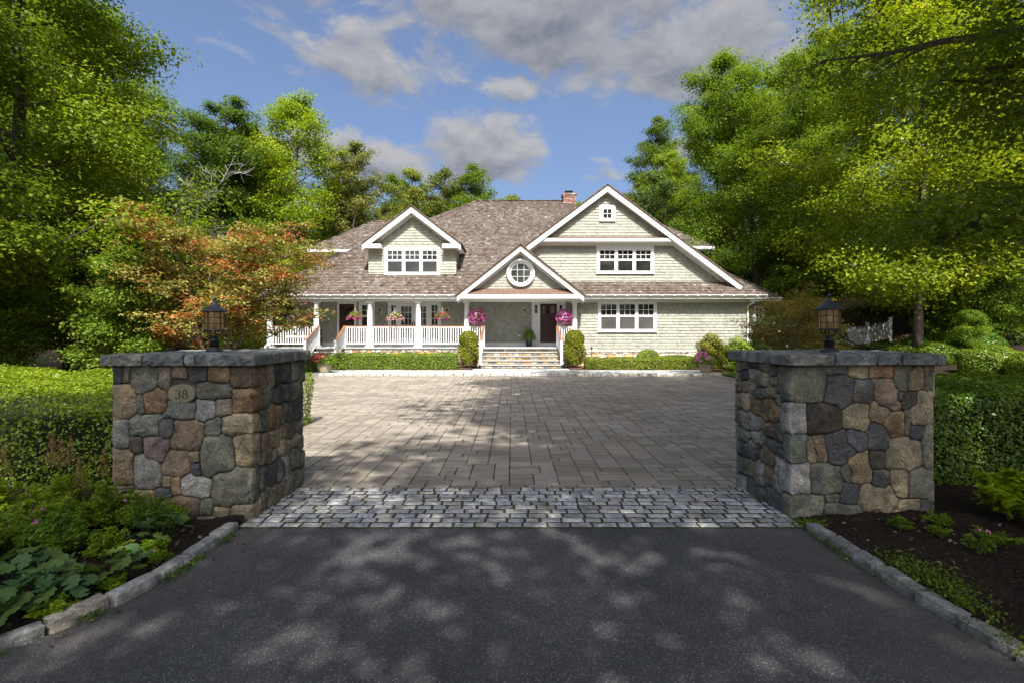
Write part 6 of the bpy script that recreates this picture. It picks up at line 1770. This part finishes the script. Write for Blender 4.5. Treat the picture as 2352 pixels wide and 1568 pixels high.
lady_mantle(-2.62, 3.42, 16, .18, 126, 'small round-leaved plant between the kerb and the pink geranium', .13)
lady_mantle(-3.45, 2.95, 24, .27, 127, 'round-leaved plant in the middle of the left bed', .18)
FG = 'feathery plants in the left bed'
ferny(-3.35, 4.25, .42, .30, 2600, 131, 'feathery astilbe beside the foot of the numbered pillar', color=(1.1, 1.15, .9), plume=2, group=FG)
ferny(-3.85, 4.45, .50, .32, 2800, 132, 'astilbe with two brown plumes before the tall hedge', color=(1.3, 1.25, .8), plume=4, group=FG)
ferny(-4.3, 4.2, .48, .34, 2800, 133, 'sunlit astilbe further along the tall hedge', color=(1.5, 1.4, .75), plume=3, leaf=.05, group=FG)
ferny(-3.75, 3.75, .40, .34, 3000, 134, 'green ferny perennial in the middle of the left bed', color=(.9, 1.0, .95), group=FG)
ferny(-3.3, 3.75, .34, .28, 2600, 135, 'fine-leaved perennial behind the round-leaved plants', color=(.85, 1.0, 1.0), flowers=2, group=FG)
ferny(-3.05, 4.25, .30, .24, 2200, 136, 'fine-leaved geranium with pink flowers below the plaque', color=(.85, 1.0, 1.0), flowers=4, leaf=.03, group=FG)
ferny(-4.3, 3.5, .42, .36, 3000, 137, 'broad feathery plant at the left end of the bed', color=(1.2, 1.2, .8), leaf=.045, group=FG)
ferny(-3.75, 3.2, .34, .32, 2400, 138, 'leafy perennial at the lower left end of the bed', color=(.8, 1.0, 1.0), leaf=.05, group=FG)
ferny(-3.45, 2.75, .3, .3, 2000, 139, 'leafy perennial close to the left kerb end', color=(.95, 1.05, .9), leaf=.05, group=FG)
ferny(-2.5, 3.62, .10, .12, 500, 140, 'small weedy tuft near the left kerb', color=(1, 1.1, .9), flowers=3, leaf=.022, group=FG)
for i, (x, y, h, w, n) in enumerate(((-2.62, 3.72, .14, .16, 900), (-2.95, 3.72, .2, .2, 1300), (-2.86, 4.30, .2, .18, 1000), (-2.62, 2.95, .1, .14, 700), (-3.6, 4.1, .36, .26, 2000), (-4.6, 3.9, .5, .34, 2400), (-4.0, 2.9, .36, .34, 2200), (-2.52, 3.25, .08, .1, 500))):
    ferny(x, y, h, w, n, 180 + i, ('low fine green filler by the kerb below the pink geranium', 'fine green filler between the geranium and round leaves', 'fine green filler at the corner of the numbered pillar', 'tiny green filler beside the round leaves at the kerb', 'tall fine filler next to the pillar astilbe', 'tall bright filler against the tall hedge', 'bushy fine filler at the outer end of the left bed', 'smallest green filler touching the left kerb')[i], color=(1.25, 1.3, .9), leaf=.032, group='filler plants in the left bed', name='filler_perennial')
RG = 'weedy plants in the right bed'
for i, (x, y, h, w, n, lf, lb) in enumerate(((3.22, 4.28, .10, .12, 420, .03, 'small green tuft at the foot of the mossy pillar'), (3.42, 4.12, .10, .10, 320, .024, 'wispy tuft a step from the mossy pillar'),
                                              (3.48, 3.82, .16, .09, 380, .028, 'thin upright weed with a pink flower in the right bed'), (3.72, 3.95, .14, .17, 600, .028, 'spreading weed in the middle of the right bed'),
                                              (3.62, 4.35, .12, .14, 420, .028, 'low creeping weed by the mossy pillar'), (3.46, 3.02, .17, .17, 1000, .042, 'leafy green groundcover close to the right kerb'),
                                              (3.30, 2.72, .13, .19, 900, .045, 'pale green groundcover at the lower right kerb'), (3.72, 3.3, .22, .2, 1000, .04, 'leafy green clump at the right end of the bed'))):
    ferny(x, y, h, w, n, 150 + i, lb, color=(1.0, 1.1, .9), leaf=lf, z=.035, flowers=2 if i in (2, 3) else 0, name='bed_weed', group=RG)
ferny(4.35, 4.5, .50, .34, 1500, 160, 'broad-leaved sunlit perennial in front of the dark hedge', color=(1.7, 1.6, .7), leaf=.10, name='leafy_perennial')
ferny(4.55, 3.95, .42, .36, 1500, 161, 'tangled green perennial before the dark hedge end', color=(1.1, 1.2, .8), leaf=.075, name='leafy_perennial')
ferny(4.95, 4.5, .62, .34, 1700, 162, 'tall leafy perennial at the right end of the bed', color=(1.1, 1.1, .8), leaf=.08, plume=2, name='leafy_perennial')

# moss and small grass along the kerbs, dry leaves, lawn blades
g = np.random.default_rng(9)
def carpet(name, P, leaf, mat, seed, label, aspect=.5, up=.8, color=(1, 1, 1)):
    gg = np.random.default_rng(seed); o = link(name, leaves(name, P, np.tile([0, 0, up], (len(P), 1)) + gg.normal(size=P.shape) * .6, leaf * gg.uniform(.6, 1.4, len(P)), M[mat], gg.random(len(P)), aspect), kind='stuff', color=color)
    o['label'] = label; return o


pts = []
for cx_, cy_, sx, sy, n, zz in ((2.74, 3.42, .10, .16, 1400, .05), (2.70, 3.05, .05, .10, 400, .05), (2.62, 2.6, .05, .12, 300, .05), (2.46, 3.9, .02, .25, 300, .012), (2.56, 4.42, .07, .04, 400, .02)):
    pts.append(np.stack([g.normal(cx_, sx, n), g.normal(cy_, sy, n), zz + g.random(n) * .03], 1))
carpet('moss', np.concatenate(pts), .018, 'leaf_yellow', 171, 'bright green moss along the right kerb', .6, color=(.6, .85, .8))
ks = np.array(KL); t = g.uniform(2.2, 4.2, 900); x = np.interp(t, ks[::-1, 1], ks[::-1, 0]) + np.abs(g.normal(.015, .035, 900))
clump = (np.sin(t * 11) + np.sin(t * 5.3 + 1)) > -.1
carpet('kerb_grass', np.stack([x, t, .008 + g.random(900) * .03], 1)[clump], .05, 'grass', 172, 'sparse grass growing along the foot of the left kerb', .12, .2, (.8, 1, .9))
n = 110; t = g.uniform(2.0, 4.2, n); x = np.interp(t, ks[::-1, 1], ks[::-1, 0]) + g.normal(-.05, .18, n); x = np.where(x > np.interp(t, ks[::-1, 1], ks[::-1, 0]), x * 1 + .02, x - .12)
z = np.where(x > np.interp(t, ks[::-1, 1], ks[::-1, 0]), .008, .065)
m1 = np.stack([x, t, z], 1); n2 = 160; m2 = np.stack([g.uniform(2.7, 4.6, n2), g.uniform(2.2, 4.5, n2), np.full(n2, .055)], 1); n3 = 22; m3 = np.stack([g.uniform(-2.2, 2.4, n3), g.uniform(1.7, 14, n3), np.full(n3, .010)], 1)
n4 = 90; m4 = np.stack([g.uniform(-8, -6, n4), g.uniform(15, 20, n4), np.full(n4, .012)], 1)
carpet('fallen_leaves', np.concatenate([m1, m2, m3, m4]), .034, 'leaf_litter', 173, 'scattered dry fallen leaves', .6, 1.6)
n = 50000; P = np.concatenate([np.stack([g.uniform(8.45, 17.4, n), g.uniform(10, 21.5, n)], 1)]); zz = terrain(P[:, 0], P[:, 1]) + .035 + .045
inbed = (P[:, 0] > 12.2) & (P[:, 1] > np.where(P[:, 0] < 13, 19.3 + (13 - P[:, 0]), curve(P[:, 0]))); P = P[~inbed]; zz = zz[~inbed]
Q = np.column_stack([P, zz]); T = g.normal(size=Q.shape) * np.array([.35, .35, .1]) + np.array([0, 0, 1])
o = link('grass_blades', leaves('grass_blades', Q, g.normal(size=Q.shape) * np.array([1, 1, .15]), np.full(len(Q), .075) * g.uniform(.6, 1.3, len(Q)), M['grass'], g.random(len(Q)), .16, .05, T), kind='stuff', color=(1.1, 1.1, .9)); o['label'] = 'short lawn grass'
n = 16000; P = np.stack([g.uniform(15, 40, n), g.uniform(20, 46, n)], 1); Q = np.column_stack([P, terrain(P[:, 0], P[:, 1]) + .06])
carpet('leaf_litter', Q[(P[:, 0] > 19) | (P[:, 1] > 27)], .13, 'leaf_litter', 174, 'brown dry leaves covering the slope', .6, 1.2)
